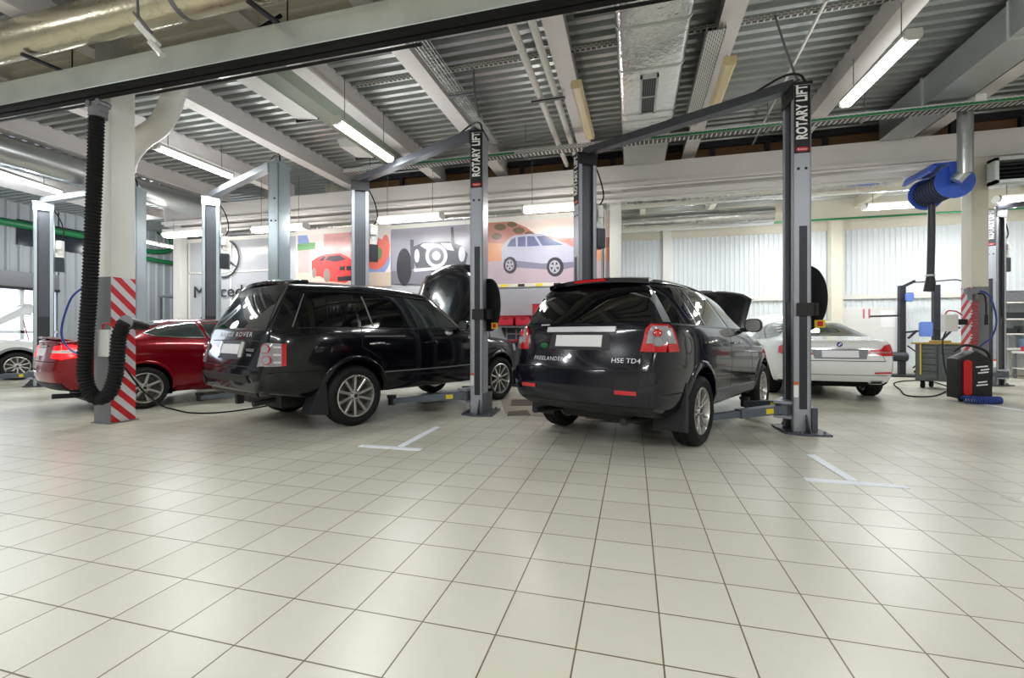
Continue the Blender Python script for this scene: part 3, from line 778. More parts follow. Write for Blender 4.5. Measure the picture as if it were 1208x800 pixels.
def wheel(parent, x, side, r, rim, wd, y, style, rimmat='silver', steer=0.0, name='wheel'):
    """Road wheel, outer face towards side (-1 right, +1 left)."""
    mt = Matrix.Translation((x, side*y, r)) @ Matrix.Rotation(steer, 4, 'Z') @ Matrix.Diagonal((1, -side, 1, 1))
    h = wd/2
    b = MB()
    sw = [(rim, -h+0.02), (rim+0.012, -h+0.004), ((rim+r)/2, -h-0.008), (r-0.03, -h+0.006), (r-0.008, -h+0.028), (r, -h+0.05)]
    tr = [(r, -0.05), (r-0.01, -0.045), (r-0.01, -0.033), (r, -0.028), (r, 0.028), (r-0.01, 0.033), (r-0.01, 0.045), (r, 0.05)]
    pr = sw + tr + [(a, -c) for a, c in sw[::-1]]
    b.lathe(pr, 48, 0, mt, 'Y', closed=True)
    ty = b.build(name, M['tyre'], parent, smooth=30)
    b = MB(); b.lathe([(rim+0.004, -h+0.012), (rim-0.012, -h+0.008), (rim-0.022, -h+0.03), (rim-0.03, h-0.02), (rim, h-0.02)], 48, 0, mt, 'Y', closed=True)
    n, kind = style
    yo = -h+0.018
    for i in range(n):
        a = 2*PI*(i+0.5)/n
        offs = (0.0,)
        if kind == 'twin': offs = (-0.145*rim/0.23, 0.145*rim/0.23)
        for q in offs:
            aa = a+q*0.9; ab = a+q*1.25
            w0, w1 = {'single': (0.030, 0.036), 'twin': (0.016, 0.022), 'wide': (0.036, 0.030), 'slim': (0.021, 0.026)}[kind]
            dr0 = Vector((math.cos(aa if kind != 'twin' else a+q*0.9), 0, math.sin(aa))); dr1 = Vector((math.cos(ab), 0, math.sin(ab)))
            t0 = Vector((-dr0.z, 0, dr0.x)); t1 = Vector((-dr1.z, 0, dr1.x))
            p0 = dr0*0.045; p1 = dr1*(rim-0.012)
            vs = []
            for p, t, w_, yy in ((p0, t0, w0, yo+0.022), (p1, t1, w1, yo)):
                for sw_, dy in ((-1, 0.006), (-0.55, 0), (0.55, 0), (1, 0.006), (1, 0.05), (-1, 0.05)): vs.append(mt @ (p + t*sw_*w_/2*1.0 + Vector((0, yy+dy, 0))))
            b.add(vs, [(j, (j+1) % 6, 6+(j+1) % 6, 6+j) for j in range(6)] + [tuple(range(6))[::-1], tuple(range(6, 12))])
    b.lathe([(0.0, yo+0.008), (0.03, yo+0.008), (0.034, yo+0.014), (0.072, yo+0.024), (0.078, yo+0.07), (0, yo+0.07)], 24, 0, mt, 'Y')
    rm = b.build('rim', M[rimmat], ty, smooth=30)
    b = MB()
    for i in range(5):
        a = 2*PI*i/5; c = Vector((0.055*math.cos(a), yo+0.012, 0.055*math.sin(a)))
        b.cyl(mt @ c, mt @ (c+Vector((0, 0.02, 0))), 0.009, 8)
    b.lathe([(0, yo+0.004), (0.024, yo+0.004), (0.026, yo+0.012)], 20, 0, mt, 'Y')
    b.build('wheel_nuts', M['dark_metal'], rm)
    b = MB(); b.lathe([(0.06, 0.0), (rim*0.78, 0.0), (rim*0.78, 0.025), (0.06, 0.025)], 32, 0, mt, 'Y', closed=True)
    b.lathe([(0.0, 0.03), (rim-0.03, 0.03), (rim-0.03, 0.05), (0, 0.05)], 32, 0, mt, 'Y')
    b.build('brake_disc', M['disc'], ty)
    return ty
def mirror(parent, x, y, z, sd, m, w=0.2, h=0.17):
    """Door mirror: shell, arm, glass."""
    b = MB(); yy = sd*(y+w/2+0.05)
    for k, (q, s0) in enumerate(()): pass
    prof = [(-0.02, 1.0), (0.03, 1.02), (0.08, 0.85), (0.12, 0.5), (0.135, 0.15)]
    vs = []; n = 20; el = rrect(-w/2, -h/2, w/2, h/2, min(w, h)*0.38, 4); n = len(el)
    for dx, sc_ in prof:
        for u, v in el: vs.append((x+dx, yy+u*sc_, z+v*sc_))
    fs = [(i*n+j, i*n+(j+1) % n, (i+1)*n+(j+1) % n, (i+1)*n+j) for i in range(len(prof)-1) for j in range(n)]
    fs += [tuple(range(n))[::-1], tuple((len(prof)-1)*n+j for j in range(n))]
    b.add(vs, fs)
    b.bar((x+0.05, sd*(y-0.08), z-h/2+0.02), (x+0.04, yy-sd*w*0.2, z-h/2+0.03), 0.07, 0.05)
    o = b.build('door_mirror', m, parent, smooth=40)
    b = MB(); b.prism([(u*0.86, v*0.86) for u, v in el], lambda u, v, q: (x-0.02+q, yy+u, z+v), -0.006, 0.0); b.build('mirror_glass', M['chrome'], o)
    return o
def handle(body, x, z, sd, m, L=0.2):
    ax = 'R' if sd < 0 else 'L'
    pts = [body.hit(ax, x+L*q, z+0.006*math.sin(PI*q), o) for q, o in ((0, 0.0), (0.1, 0.03), (0.3, 0.042), (0.7, 0.042), (0.9, 0.03), (1.0, 0.0))]
    b = MB(); b.tube(bez(pts, 4), 0.014, 8); return b.build('door_handle', m, body.parent, smooth=50)
def arch_lip(body, ax, ra, sd, m, w=0.05, off=0.014, a0=-8, a1=188):
    n = 26; b = MB(); axn = 'R' if sd < 0 else 'L'; vs = []
    for i in range(n+1):
        a = R(a0+(a1-a0)*i/n); c, s_ = math.cos(a), math.sin(a)
        for rr, o in ((ra-0.004, -0.05), (ra-0.004, off), (ra+w*0.6, off), (ra+w, 0.002), (ra+w, -0.03)):
            vs.append(body.hit(axn, ax[0]+rr*c, ax[1]+rr*s_, o))
    fs = [(i*5+j, i*5+j+1, (i+1)*5+j+1, (i+1)*5+j) for i in range(n) for j in range(4)]
    b.add(vs, fs); return b.build('wheel_arch', m, body.parent, smooth=45)
def bonnet(parent, hinge_x, hinge_z, length, w0, w1, ang, m, crown=0.06, name='bonnet', lip=0.03):
    """Raised bonnet: curved skin with inner frame, hinged at hinge_x and lifted by ang degrees."""
    c, s_ = math.cos(R(ang)), math.sin(R(ang)); nu, nv = 12, 16; top = []; bot = []
    for i in range(nu+1):
        u = i/nu
        for j in range(nv+1):
            v = -1+2*j/nv
            w_ = (w0+(w1-w0)*u)
            uu = u*length*(1-0.10*v*v*u*u)
            droop = crown*(1-abs(v)**2.2) - 0.05*abs(v)**8 - 0.10*max(0, u-0.82)**2/0.0324
            for lst, d in ((top, droop), (bot, droop-0.035*(1-abs(v)**6)-0.012)):
                lst.append((hinge_x+uu*c - d*s_, v*w_, hinge_z+uu*s_ + d*c))
    n1 = nv+1; N = len(top); fs = []
    for i in range(nu):
        for j in range(nv):
            a = i*n1+j; fs.append((a, a+1, a+n1+1, a+n1)); fs.append((N+a, N+a+n1, N+a+n1+1, N+a+1))
    for i in range(nu):
        fs.append((i*n1, (i+1)*n1, N+(i+1)*n1, N+i*n1)); fs.append((i*n1+nv, N+i*n1+nv, N+(i+1)*n1+nv, (i+1)*n1+nv))
    for j in range(nv):
        fs.append((j, N+j, N+j+1, j+1)); a = nu*n1+j; fs.append((a, a+1, N+a+1, N+a))
    o = MB().add(top+bot, fs).build(name, m, parent, smooth=40)
    b = MB()
    def B(u, v, d=0.0):
        dd = crown*(1-abs(v)**2.2)-0.05-d; w_ = w0+(w1-w0)*u
        return (hinge_x+u*length*c-dd*s_, v*w_, hinge_z+u*length*s_+dd*c)
    for path in ([(0.06, -0.85), (0.85, -0.82), (0.93, 0), (0.85, 0.82), (0.06, 0.85)], [(0.08, -0.45), (0.9, -0.2)], [(0.08, 0.45), (0.9, 0.2)], [(0.08, -0.8), (0.08, 0.8)], [(0.5, -0.82), (0.5, 0.82)]):
        P = []
        for (u0, v0), (u1, v1) in zip(path, path[1:]): P += [B(u0+(u1-u0)*k/6, v0+(v1-v0)*k/6) for k in range(6)]
        P.append(B(*path[-1])); b.tube(P, 0.022, 6)
    b.build('inner_frame', m, o, smooth=50)
    return o

def spoiler(parent, x0, z0, x1, z1, w0, w1, th, m, name='roof_spoiler'):
    """Roof-edge spoiler blade from the roof (x0, z0) back to its tip (x1, z1)."""
    b = MB(); n = 16; vs = []
    for i in range(n+1):
        v = -1+2*i/n; dz = -0.035*v*v; q = abs(v)**6
        for x, z, w_ in ((x0, z0, w0), (x0*0.45+x1*0.55, z0*0.45+z1*0.55+0.012, (w0+w1)/2), (x1+0.05*q, z1, w1), (x1+0.012+0.05*q, z1-th, w1), (x0+0.02, z0-th*1.6, w0)):
            vs.append((x+0.05*v*v, v*w_, z+dz))
    fs = [(i*5+j, i*5+(j+1) % 5, (i+1)*5+(j+1) % 5, (i+1)*5+j) for i in range(n) for j in range(5)] + [tuple(range(5))[::-1], tuple(n*5+j for j in range(5))]
    return b.add(vs, fs).build(name, m, parent, smooth=35)
# ================================================================ LARGE BLACK CAR WITH OPEN BONNET
def common_sides(B, seams, m):
    for pts in seams:
        for a in ('R', 'L'): B.strip('panel_gap', a, pts, 0.008, m, off=0.0015)
def car_rr():
    h = 22.7
    t = thing('car', 'large black car with raised bonnet on the lift left of centre', 'car', (-4.245, 5.36, 0), R(90-h), 'cars in the workshop')
    sp = dict(
        st=[-1.14, -1.08, -0.98, -0.80, -0.52, -0.2, 0.3, 0.85, 1.22, 1.42, 1.80, 2.12, 2.28, 2.6, 3.0, 3.35, 3.58, 3.72],
        zb=[(-1.14, 0.50), (-0.6, 0.36), (3.2, 0.36), (3.72, 0.42)], ws=[(-1.14, 0.80), (-0.9, 0.88), (0, 0.92), (2.9, 0.92), (3.4, 0.86), (3.72, 0.70)],
        zs=[(-1.14, 0.52), (-0.6, 0.42), (3.2, 0.42), (3.72, 0.5)], wm=[(-1.14, 0.86), (-0.95, 0.93), (-0.5, 0.965), (3.0, 0.965), (3.4, 0.90), (3.72, 0.76)],
        zm=[(-1.14, 0.72), (0, 0.78), (3.72, 0.72)], wh=[(-1.14, 0.86), (-0.95, 0.915), (-0.5, 0.95), (3.0, 0.95), (3.4, 0.885), (3.72, 0.75)],
        zh=[(-1.14, 1.10), (0, 1.12), (2.2, 1.08), (3.72, 0.98)], wb=[(-1.14, 0.84), (-0.9, 0.89), (-0.5, 0.92), (2.1, 0.92), (3.0, 0.90), (3.72, 0.72)],
        zt=[(-1.14, 1.20), (0, 1.22), (2.12, 1.19), (2.6, 1.12), (3.72, 1.02)],
        wr=[(-1.14, 0.70), (-0.5, 0.735), (0.8, 0.745), (1.35, 0.735), (2.12, 0.82), (3.72, 0.62)],
        zr=[(-1.14, 1.83), (-0.5, 1.85), (0.4, 1.865), (1.0, 1.86), (1.42, 1.82), (2.12, 1.26), (2.28, 1.17), (3.0, 1.13), (3.72, 1.03)],
        dr=[(-1.14, 0.07), (1.3, 0.075), (2.12, 0.05), (3.72, 0.03)],
        rear=[(0.36, -1.02), (0.50, -1.12), (0.70, -1.15), (0.78, -1.04), (1.15, -1.02), (1.24, -0.99), (1.78, -0.70), (1.9, -0.66)],
        front=[(0.3, 3.6), (0.5, 3.72), (1.0, 3.70), (1.2, 3.6), (2, 3.5)], xa=0.3, xb=3.0, rb=0.05, fb=0.08, crease=0.62, crease_top=0.85,
        rail_crease={5: 0.35, 7: 0.25}, arches=[((0.0, 0.40), 0.44), ((2.88, 0.40), 0.44)])
    m = M['paint_black']; B = Body(sp, t, m)
    # glazing
    B.both('quarter_window', [(-0.69, 1.245), (0.055, 1.245), (0.02, 1.715), (-0.53, 1.715), (-0.55, 1.69)], M['tint'])
    B.both('rear_door_window', [(0.10, 1.245), (0.90, 1.245), (0.78, 1.72), (0.06, 1.72)], M['tint'])
    B.both('front_door_window', [(1.03, 1.25), (1.80, 1.25), (1.82, 1.29), (1.34, 1.70), (1.26, 1.715), (0.85, 1.72)], M['glass_clear'])
    for a in ('R', 'L'):
        B.strip('window_trim', a, [(-0.72, 1.232), (0.9, 1.232), (1.9, 1.232)], 0.014, M['trim_black'], off=0.006)
        B.strip('window_divider', a, [(0.27, 1.25), (0.17, 1.70)], 0.02, M['steel_grey'], off=0.008)
        B.strip('pillar_trim', a, [(-0.78, 1.25), (-0.60, 1.70)], 0.012, M['steel_grey'], off=0.005)
        B.strip('side_moulding', a, [(0.43, 0.66), (1.5, 0.66), (2.42, 0.68)], 0.018, M['steel_grey'], off=0.006)
        B.strip('side_moulding', a, [(0.12, 1.125), (0.78, 1.125)], 0.014, M['chrome'], off=0.006)
        B.strip('roof_rail', a, [(-0.62, 1.745), (0.4, 1.775), (1.25, 1.752)], 0.02, M['trim_black'], off=0.012)
    B.panel('rear_window', 'B', [(-0.74, 1.225), (0.74, 1.225), (0.62, 1.745), (-0.62, 1.745)], M['tint'])
    B.panel('windscreen', 'F', [(-0.76, 1.26), (0.76, 1.26), (0.64, 1.775), (-0.64, 1.775)], M['glass'])
    common_sides(B, [[(0.09, 1.23), (0.08, 1.0), (0.36, 0.84), (0.46, 0.6), (0.43, 0.44)], [(1.02, 1.23), (1.04, 0.8), (1.03, 0.42)], [(2.02, 1.22), (2.1, 0.9), (2.22, 0.46)]], M['seam'])
    for sd in (-1, 1):
        handle(B, 0.20, 1.03, sd, M['chrome'], 0.22); handle(B, 1.14, 1.03, sd, m, 0.22); mirror(t, 1.83, 0.90, 1.29, sd, m)
        for ax in ((0.0, 0.40), (2.88, 0.40)): arch_lip(B, ax, 0.44, sd, m, 0.055, 0.014)
        for ax in (0.0, 2.88): wheel(t, ax, sd, 0.38, 0.262, 0.25, 0.835, (10, 'single'))
        # mud flap behind the rear wheel
        b = MB(); b.prism([(-0.42, 0.74), (-0.47, 0.55), (-0.60, 0.22), (-0.36, 0.18), (-0.38, 0.45)], lambda u, v, q: (u, sd*q, v), 0.70, 0.93); b.build('mud_flap', M['clad_black'], t, bevel=0.01)
    # tail
    B.panel('bumper', 'B', [(-0.88, 0.52), (0.88, 0.52), (0.88, 0.73), (-0.88, 0.73)], m, off=0.03, depth=0.05)
    B.panel('bumper_strip', 'B', [(-0.62, 0.61), (0.62, 0.61), (0.62, 0.68), (-0.62, 0.68)], M['clad_black'], off=0.045, depth=0.03)
    B.both('bumper_side', [(-1.02, 0.52), (-0.47, 0.52), (-0.47, 0.73), (-1.02, 0.73)], m, off=0.012, depth=0.03)
    for s_ in (-1, 1):
        cx = 'BR' if s_ < 0 else 'BL'
        lp = B.panel('tail_lamp', cx, [(-0.18, 0.80), (0.10, 0.80), (0.10, 1.06), (-0.18, 1.06)], M['lamp_clear'], off=0.014, depth=0.03, step=0.025)
        B.panel('lamp_red', cx, [(0.10, 0.80), (0.165, 0.80), (0.165, 1.06), (0.10, 1.06)], M['lamp_red'], off=0.014, depth=0.03, parent=lp, step=0.025)
        for q in (0.845, 0.93, 1.015): B.strip('lamp_bar', cx, [(0.0, q), (0.09, q)], 0.02, M['lamp_white'], off=0.017, parent=lp)
        for zz in (0.87, 0.99):
            mt = Vector((-0.82, s_*0.57, 0.02)).to_track_quat('X', 'Z').to_matrix().to_4x4(); mt.translation = B.hit(cx, -0.075, zz, 0.016)
            b = MB(); b.lathe([(0.044, -0.02), (0.044, 0.010), (0.039, 0.014), (0.036, 0.008), (0, 0.006)], 28, 0, mt, 'X')
            b.build('lamp_ring', M['lamp_clear'], lp, smooth=40)
            b = MB(); b.lathe([(0.050, -0.02), (0.050, 0.006), (0.044, 0.010), (0.044, -0.02)], 28, 0, mt, 'X', closed=True); b.build('lamp_bezel', M['lamp_red'], lp)
    B.panel('tailgate_recess', 'B', [(-0.32, 0.84), (0.32, 0.84), (0.32, 1.065), (-0.32, 1.065)], M['trim_black'], off=0.003)
    B.panel('number_plate', 'B', [(-0.24, 0.90), (0.24, 0.90), (0.24, 1.02), (-0.24, 1.02)], M['plate'], off=0.012)
    for s_ in (-1, 1): B.panel('reversing_lamp', 'B', rrect(s_*0.30-0.035, 0.86, s_*0.30+0.035, 1.05, 0.02), M['lamp_white'], off=0.014)
    B.text('lettering', 'B', 'RANGE ROVER', 0.0, 1.14, 0.078, M['badge'], sx=1.5, space=1.25)
    B.text('lettering', 'B', 'VOGUE', -0.50, 0.955, 0.045, M['badge'], sx=1.2); B.text('lettering', 'B', 'TDV8', -0.50, 0.895, 0.038, M['badge'], sx=1.2)
    B.strip('panel_gap', 'B', [(-0.66, 1.07), (0.66, 1.07)], 0.010, M['seam'], off=0.002); B.strip('panel_gap', 'B', [(-0.88, 0.765), (0.88, 0.765)], 0.014, M['seam'], off=0.002)
    spoiler(t, -0.50, 1.862, -0.76, 1.815, 0.60, 0.63, 0.035, m)
    b = MB(); b.tube(bez([(-0.9, -0.5, 1.27), (-0.86, -0.2, 1.285), (-0.80, 0.35, 1.33)]), 0.012, 6); b.build('rear_wiper', M['black'], t)
    b = MB(); b.bar((-0.95, 0.1, 0.42), (-0.95, 0.1, 0.30), 0.08, 0.06); b.tube([(-0.8, -0.5, 0.38), (-1.05, -0.52, 0.36)], 0.035, 12); b.box((-0.7, -0.45, 0.26), (0.25, 0.45, 0.4)); b.cyl((0, -0.75, 0.38), (0, 0.75, 0.38), 0.05, 10)
    b.build('underbody', M['clad_black'], t)
    # front
    for s_ in (-1, 1):
        B.panel('headlamp', 'F', [(s_*0.46, 0.82), (s_*0.70, 0.82), (s_*0.70, 1.0), (s_*0.46, 1.0)], M['lamp_clear'], off=0.01)
        B.panel('side_vent', 'R' if s_ < 0 else 'L', [(2.22, 0.92), (2.34, 0.92), (2.36, 1.08), (2.24, 1.08)], M['steel_grey'], off=0.006)
        B.panel('side_repeater', 'R' if s_ < 0 else 'L', [(3.30, 0.86), (3.42, 0.86), (3.42, 1.0), (3.30, 1.0)], M['lamp_clear'], off=0.012)
    B.panel('grille', 'F', [(-0.42, 0.80), (0.42, 0.80), (0.42, 1.0), (-0.42, 1.0)], M['steel_grey'], off=0.01)
    bonnet(t, 2.16, 1.16, 1.38, 0.82, 0.76, 71, m)
    b = MB(); b.cyl((2.9, -0.70, 1.08), (2.62, -0.70, 1.88), 0.012, 8); b.build('bonnet_strut', M['steel_grey'], t)
    # front seats seen through the side glass are dark; a pale head restraint shows at the rear window
    return t
car_rr()

# ================================================================ BLACK CAR, NEAREST
def car_fl():
    h = 26
    t = thing('car', 'black car seen from behind on the nearest lift, with a red centre brake light', 'car', (-0.135, 5.40, 0), R(90-h), 'cars in the workshop')
    sp = dict(
        st=[-0.95, -0.90, -0.80, -0.62, -0.35, 0.1, 0.5, 0.95, 1.22, 1.42, 1.75, 1.98, 2.15, 2.5, 2.85, 3.15, 3.40, 3.53],
        zb=[(-0.95, 0.42), (-0.5, 0.30), (3.0, 0.30), (3.53, 0.36)], ws=[(-0.95, 0.74), (-0.75, 0.86), (0, 0.90), (2.7, 0.90), (3.2, 0.84), (3.53, 0.66)],
        zs=[(-0.95, 0.46), (-0.5, 0.37), (3.0, 0.37), (3.53, 0.44)], wm=[(-0.95, 0.78), (-0.78, 0.89), (-0.4, 0.94), (2.7, 0.94), (3.2, 0.88), (3.53, 0.68)],
        zm=[(-0.95, 0.70), (0, 0.72), (3.53, 0.66)], wh=[(-0.95, 0.79), (-0.75, 0.89), (-0.35, 0.93), (2.7, 0.93), (3.2, 0.86), (3.53, 0.66)],
        zh=[(-0.95, 1.08), (0, 1.12), (2.0, 1.05), (3.53, 0.90)], wb=[(-0.95, 0.77), (-0.7, 0.86), (-0.3, 0.895), (1.9, 0.895), (2.8, 0.86), (3.53, 0.62)],
        zt=[(-0.95, 1.22), (0, 1.235), (1.95, 1.16), (2.5, 1.08), (3.53, 0.93)],
        wr=[(-0.95, 0.60), (-0.6, 0.655), (0.6, 0.68), (1.25, 0.66), (1.98, 0.78), (3.53, 0.50)],
        zr=[(-0.95, 1.735), (-0.4, 1.765), (0.3, 1.765), (0.9, 1.73), (1.35, 1.66), (1.98, 1.22), (2.15, 1.15), (2.8, 1.10), (3.53, 0.95)],
        dr=[(-0.95, 0.075), (1.2, 0.08), (1.98, 0.05), (3.53, 0.03)],
        rear=[(0.30, -0.80), (0.45, -0.93), (0.68, -0.97), (0.80, -0.90), (0.86, -0.86), (1.22, -0.83), (1.70, -0.56), (1.8, -0.50)],
        front=[(0.3, 3.4), (0.5, 3.53), (0.9, 3.50), (1.2, 3.4), (2, 3.3)], xa=0.3, xb=2.8, rb=0.10, fb=0.10, crease=0.32, crease_top=0.8,
        rail_crease={5: 0.35, 7: 0.25}, arches=[((0.0, 0.40), 0.425), ((2.66, 0.40), 0.425)])
    m = M['paint_navy']; B = Body(sp, t, m)
    B.both('quarter_window', [(-0.585, 1.27), (-0.09, 1.255), (-0.18, 1.635), (-0.58, 1.615)], M['tint'])
    B.both('rear_door_window', [(-0.02, 1.25), (0.92, 1.235), (0.60, 1.645), (-0.10, 1.64)], M['glass'])
    B.both('front_door_window', [(1.06, 1.235), (1.72, 1.215), (1.70, 1.25), (1.20, 1.58), (1.1, 1.62), (0.70, 1.645)], M['glass'])
    for a in ('R', 'L'):
        B.panel('pillar_trim', a, [(-0.70, 1.27), (-0.60, 1.27), (-0.585, 1.63), (-0.66, 1.63)], M['steel_grey'], off=0.006)
        B.strip('window_divider', a, [(0.17, 1.24), (0.02, 1.64)], 0.035, M['trim_black'], off=0.008)
        B.strip('window_trim', a, [(-0.62, 1.248), (0.9, 1.226), (1.76, 1.205)], 0.016, M['trim_black'], off=0.006)
        B.strip('roof_rail', a, [(-0.5, 1.685), (0.4, 1.70), (1.05, 1.655)], 0.028, M['trim_black'], off=0.02)
        B.panel('sill_trim', a, [(0.46, 0.40), (2.2, 0.40), (2.22, 0.50), (0.46, 0.55)], M['steel_grey'], off=0.012, depth=0.02)
        B.strip('panel_gap', a, [(-0.80, 0.60), (-0.46, 0.60)], 0.012, M['seam'])
    B.panel('rear_window', 'B', [(-0.70, 1.27), (0.70, 1.27), (0.71, 1.30), (0.60, 1.70), (-0.60, 1.70), (-0.71, 1.30)], M['tint'])
    B.panel('windscreen', 'F', [(-0.72, 1.22), (0.72, 1.22), (0.58, 1.62), (-0.58, 1.62)], M['glass'])
    common_sides(B, [[(-0.06, 1.23), (-0.04, 1.0), (0.30, 0.80), (0.44, 0.62), (0.42, 0.42)], [(1.0, 1.22), (1.03, 0.8), (1.0, 0.42)], [(1.86, 1.18), (1.95, 0.85), (2.08, 0.44)]], M['seam'])
    for sd in (-1, 1):
        handle(B, 0.18, 1.07, sd, M['chrome'], 0.19); handle(B, 1.12, 1.05, sd, M['chrome'], 0.19); mirror(t, 1.60, 0.88, 1.27, sd, M['trim_black'], 0.2, 0.17)
        for ax in ((0.0, 0.40), (2.66, 0.40)): arch_lip(B, ax, 0.425, sd, m, 0.06, 0.018)
        for ax in (0.0, 2.66): wheel(t, ax, sd, 0.365, 0.24, 0.235, 0.815, (5, 'twin'))
        b = MB(); b.prism([(-0.44, 0.70), (-0.47, 0.5), (-0.50, 0.22), (-0.40, 0.20), (-0.39, 0.5)], lambda u, v, q: (u, sd*q, v), 0.60, 0.925); b.build('mud_flap', M['clad_black'], t, bevel=0.01)
        # lamps
        ax = 'R' if sd < 0 else 'L'
        lp = B.panel('tail_lamp', 'B', [(sd*0.66, 0.99), (sd*0.84, 0.99), (sd*0.84, 1.10), (sd*0.82, 1.24), (sd*0.73, 1.245), (sd*0.69, 1.2)], M['lamp_red'], off=0.02, depth=0.04)
        B.panel('lamp_wrap', ax, [(-0.74, 0.99), (-0.60, 0.99), (-0.62, 1.2), (-0.66, 1.235), (-0.74, 1.24)], M['lamp_red'], off=0.02, depth=0.04, parent=lp)
        B.panel('clear_lens', 'B', [(sd*0.71, 1.065), (sd*0.835, 1.065), (sd*0.82, 1.22), (sd*0.75, 1.225), (sd*0.72, 1.18)], M['lamp_clear'], off=0.026, depth=0.02, parent=lp)
        B.panel('clear_lens', ax, [(-0.74, 1.065), (-0.64, 1.065), (-0.655, 1.2), (-0.74, 1.215)], M['lamp_clear'], off=0.026, depth=0.02, parent=lp)
        for zz, mm, rr in ((1.185, 'lamp_red', 0.04), (1.11, 'lamp_clear', 0.048)):
            b = MB(); b.lathe([(rr, -0.03), (rr, 0.008), (rr*0.85, 0.014), (rr*0.75, 0.006), (0, 0.010)], 28, 0, B.near(-0.93, sd*0.86, zz, 0.028), 'X'); b.build('lamp_ring', M[mm], lp, smooth=40)
        B.panel('reflector', 'B', [(sd*0.46, 0.60), (sd*0.66, 0.60), (sd*0.66, 0.635), (sd*0.46, 0.635)], M['lamp_red'], off=0.045)
    # fuel flap ring
    pts = [(-0.38+0.075*math.cos(2*PI*k/24), 1.05+0.085*math.sin(2*PI*k/24)) for k in range(25)]
    B.strip('fuel_flap', 'R', pts, 0.006, M['seam'], off=0.002)
    sp_o = spoiler(t, -0.36, 1.762, -0.68, 1.735, 0.54, 0.60, 0.045, m)
    b = MB(); b.prism([(-0.19, 1.700), (0.19, 1.700), (0.17, 1.726), (-0.17, 1.726)], lambda u, v, q: (q, u, v), -0.696, -0.66); b.build('brake_light', M['lamp_red'], sp_o)
    B.panel('tailgate_handle', 'B', [(-0.40, 1.175), (0.40, 1.175), (0.40, 1.225), (-0.40, 1.225)], M['badge'], off=0.022, depth=0.04)
    B.panel('plate_recess', 'B', [(-0.36, 1.0), (0.36, 1.0), (0.34, 1.165), (-0.34, 1.165)], M['trim_black'], off=0.003)
    B.panel('number_plate', 'B', [(-0.27, 1.03), (0.27, 1.03), (0.27, 1.145), (-0.27, 1.145)], M['plate'], off=0.014)
    b = MB(); c = B.hit('B', 0.43, 1.035, 0.004); b.lathe([(0.045, -0.01), (0.045, 0.006), (0.04, 0.008), (0, 0.008)], 28, 0, Matrix.Translation(c) @ Matrix.Rotation(PI, 4, 'Z') @ Matrix.Diagonal((1, 1.1, 0.62, 1)), 'X')
    b.build('badge', mat('badge_green', (28, 92, 52), 0.3), t, smooth=40)
    B.text('lettering', 'B', 'FREELANDER 2', 0.32, 0.90, 0.058, M['badge'], sx=1.1, space=1.1); B.text('lettering', 'B', 'HSE TD4', -0.53, 0.905, 0.062, M['badge'], sx=1.2)
    B.strip('lettering', 'B', [(0.52, 1.255), (0.40, 1.255)], 0.012, M['badge'])
    B.strip('panel_gap', 'B', [(-0.80, 0.815), (0.80, 0.815)], 0.014, M['seam'], off=0.002)
    for s_ in (-1, 1): B.strip('panel_gap', 'B', [(s_*0.66, 0.82), (s_*0.655, 1.0)], 0.008, M['seam'], off=0.002)
    B.panel('bumper', 'B', [(-0.80, 0.50), (0.80, 0.50), (0.80, 0.80), (-0.80, 0.80)], m, off=0.035, depth=0.06)
    B.panel('lower_valance', 'B', [(-0.74, 0.36), (0.74, 0.36), (0.76, 0.49), (-0.76, 0.49)], M['clad_black'], off=0.02, depth=0.06)
    b = MB(); b.tube(bez([(-0.78, -0.05, 1.29), (-0.74, 0.1, 1.305), (-0.72, 0.32, 1.33), (-0.74, -0.38, 1.30)][:3]), 0.012, 6); b.tube([(-0.785, -0.38, 1.292), (-0.775, 0.32, 1.31)], 0.009, 6); b.build('rear_wiper', M['black'], t)
    b = MB(); b.box((-0.5, -0.45, 0.24), (0.2, 0.45, 0.36)); b.tube([(-0.4, 0.55, 0.30), (-0.92, 0.55, 0.33)], 0.032, 12); b.tube([(-0.4, -0.5, 0.30), (-0.92, -0.5, 0.33)], 0.032, 12); b.cyl((0, -0.75, 0.34), (0, 0.75, 0.34), 0.05, 10)
    b.build('underbody', M['clad_black'], t)
    for s_ in (-1, 1): B.panel('headlamp', 'F', [(s_*0.42, 0.72), (s_*0.66, 0.74), (s_*0.66, 0.9), (s_*0.42, 0.88)], M['lamp_clear'], off=0.01)
    B.panel('grille', 'F', [(-0.36, 0.72), (0.36, 0.72), (0.36, 0.87), (-0.36, 0.87)], M['steel_grey'], off=0.01)
    bonnet(t, 1.98, 1.15, 1.2, 0.78, 0.74, 38, M['paint_black'], crown=0.07)
    b = MB(); b.cyl((3.05, -0.6, 1.0), (2.8, -0.6, 1.6), 0.01, 8); b.build('bonnet_strut', M['steel_grey'], t)
    return t
car_fl()
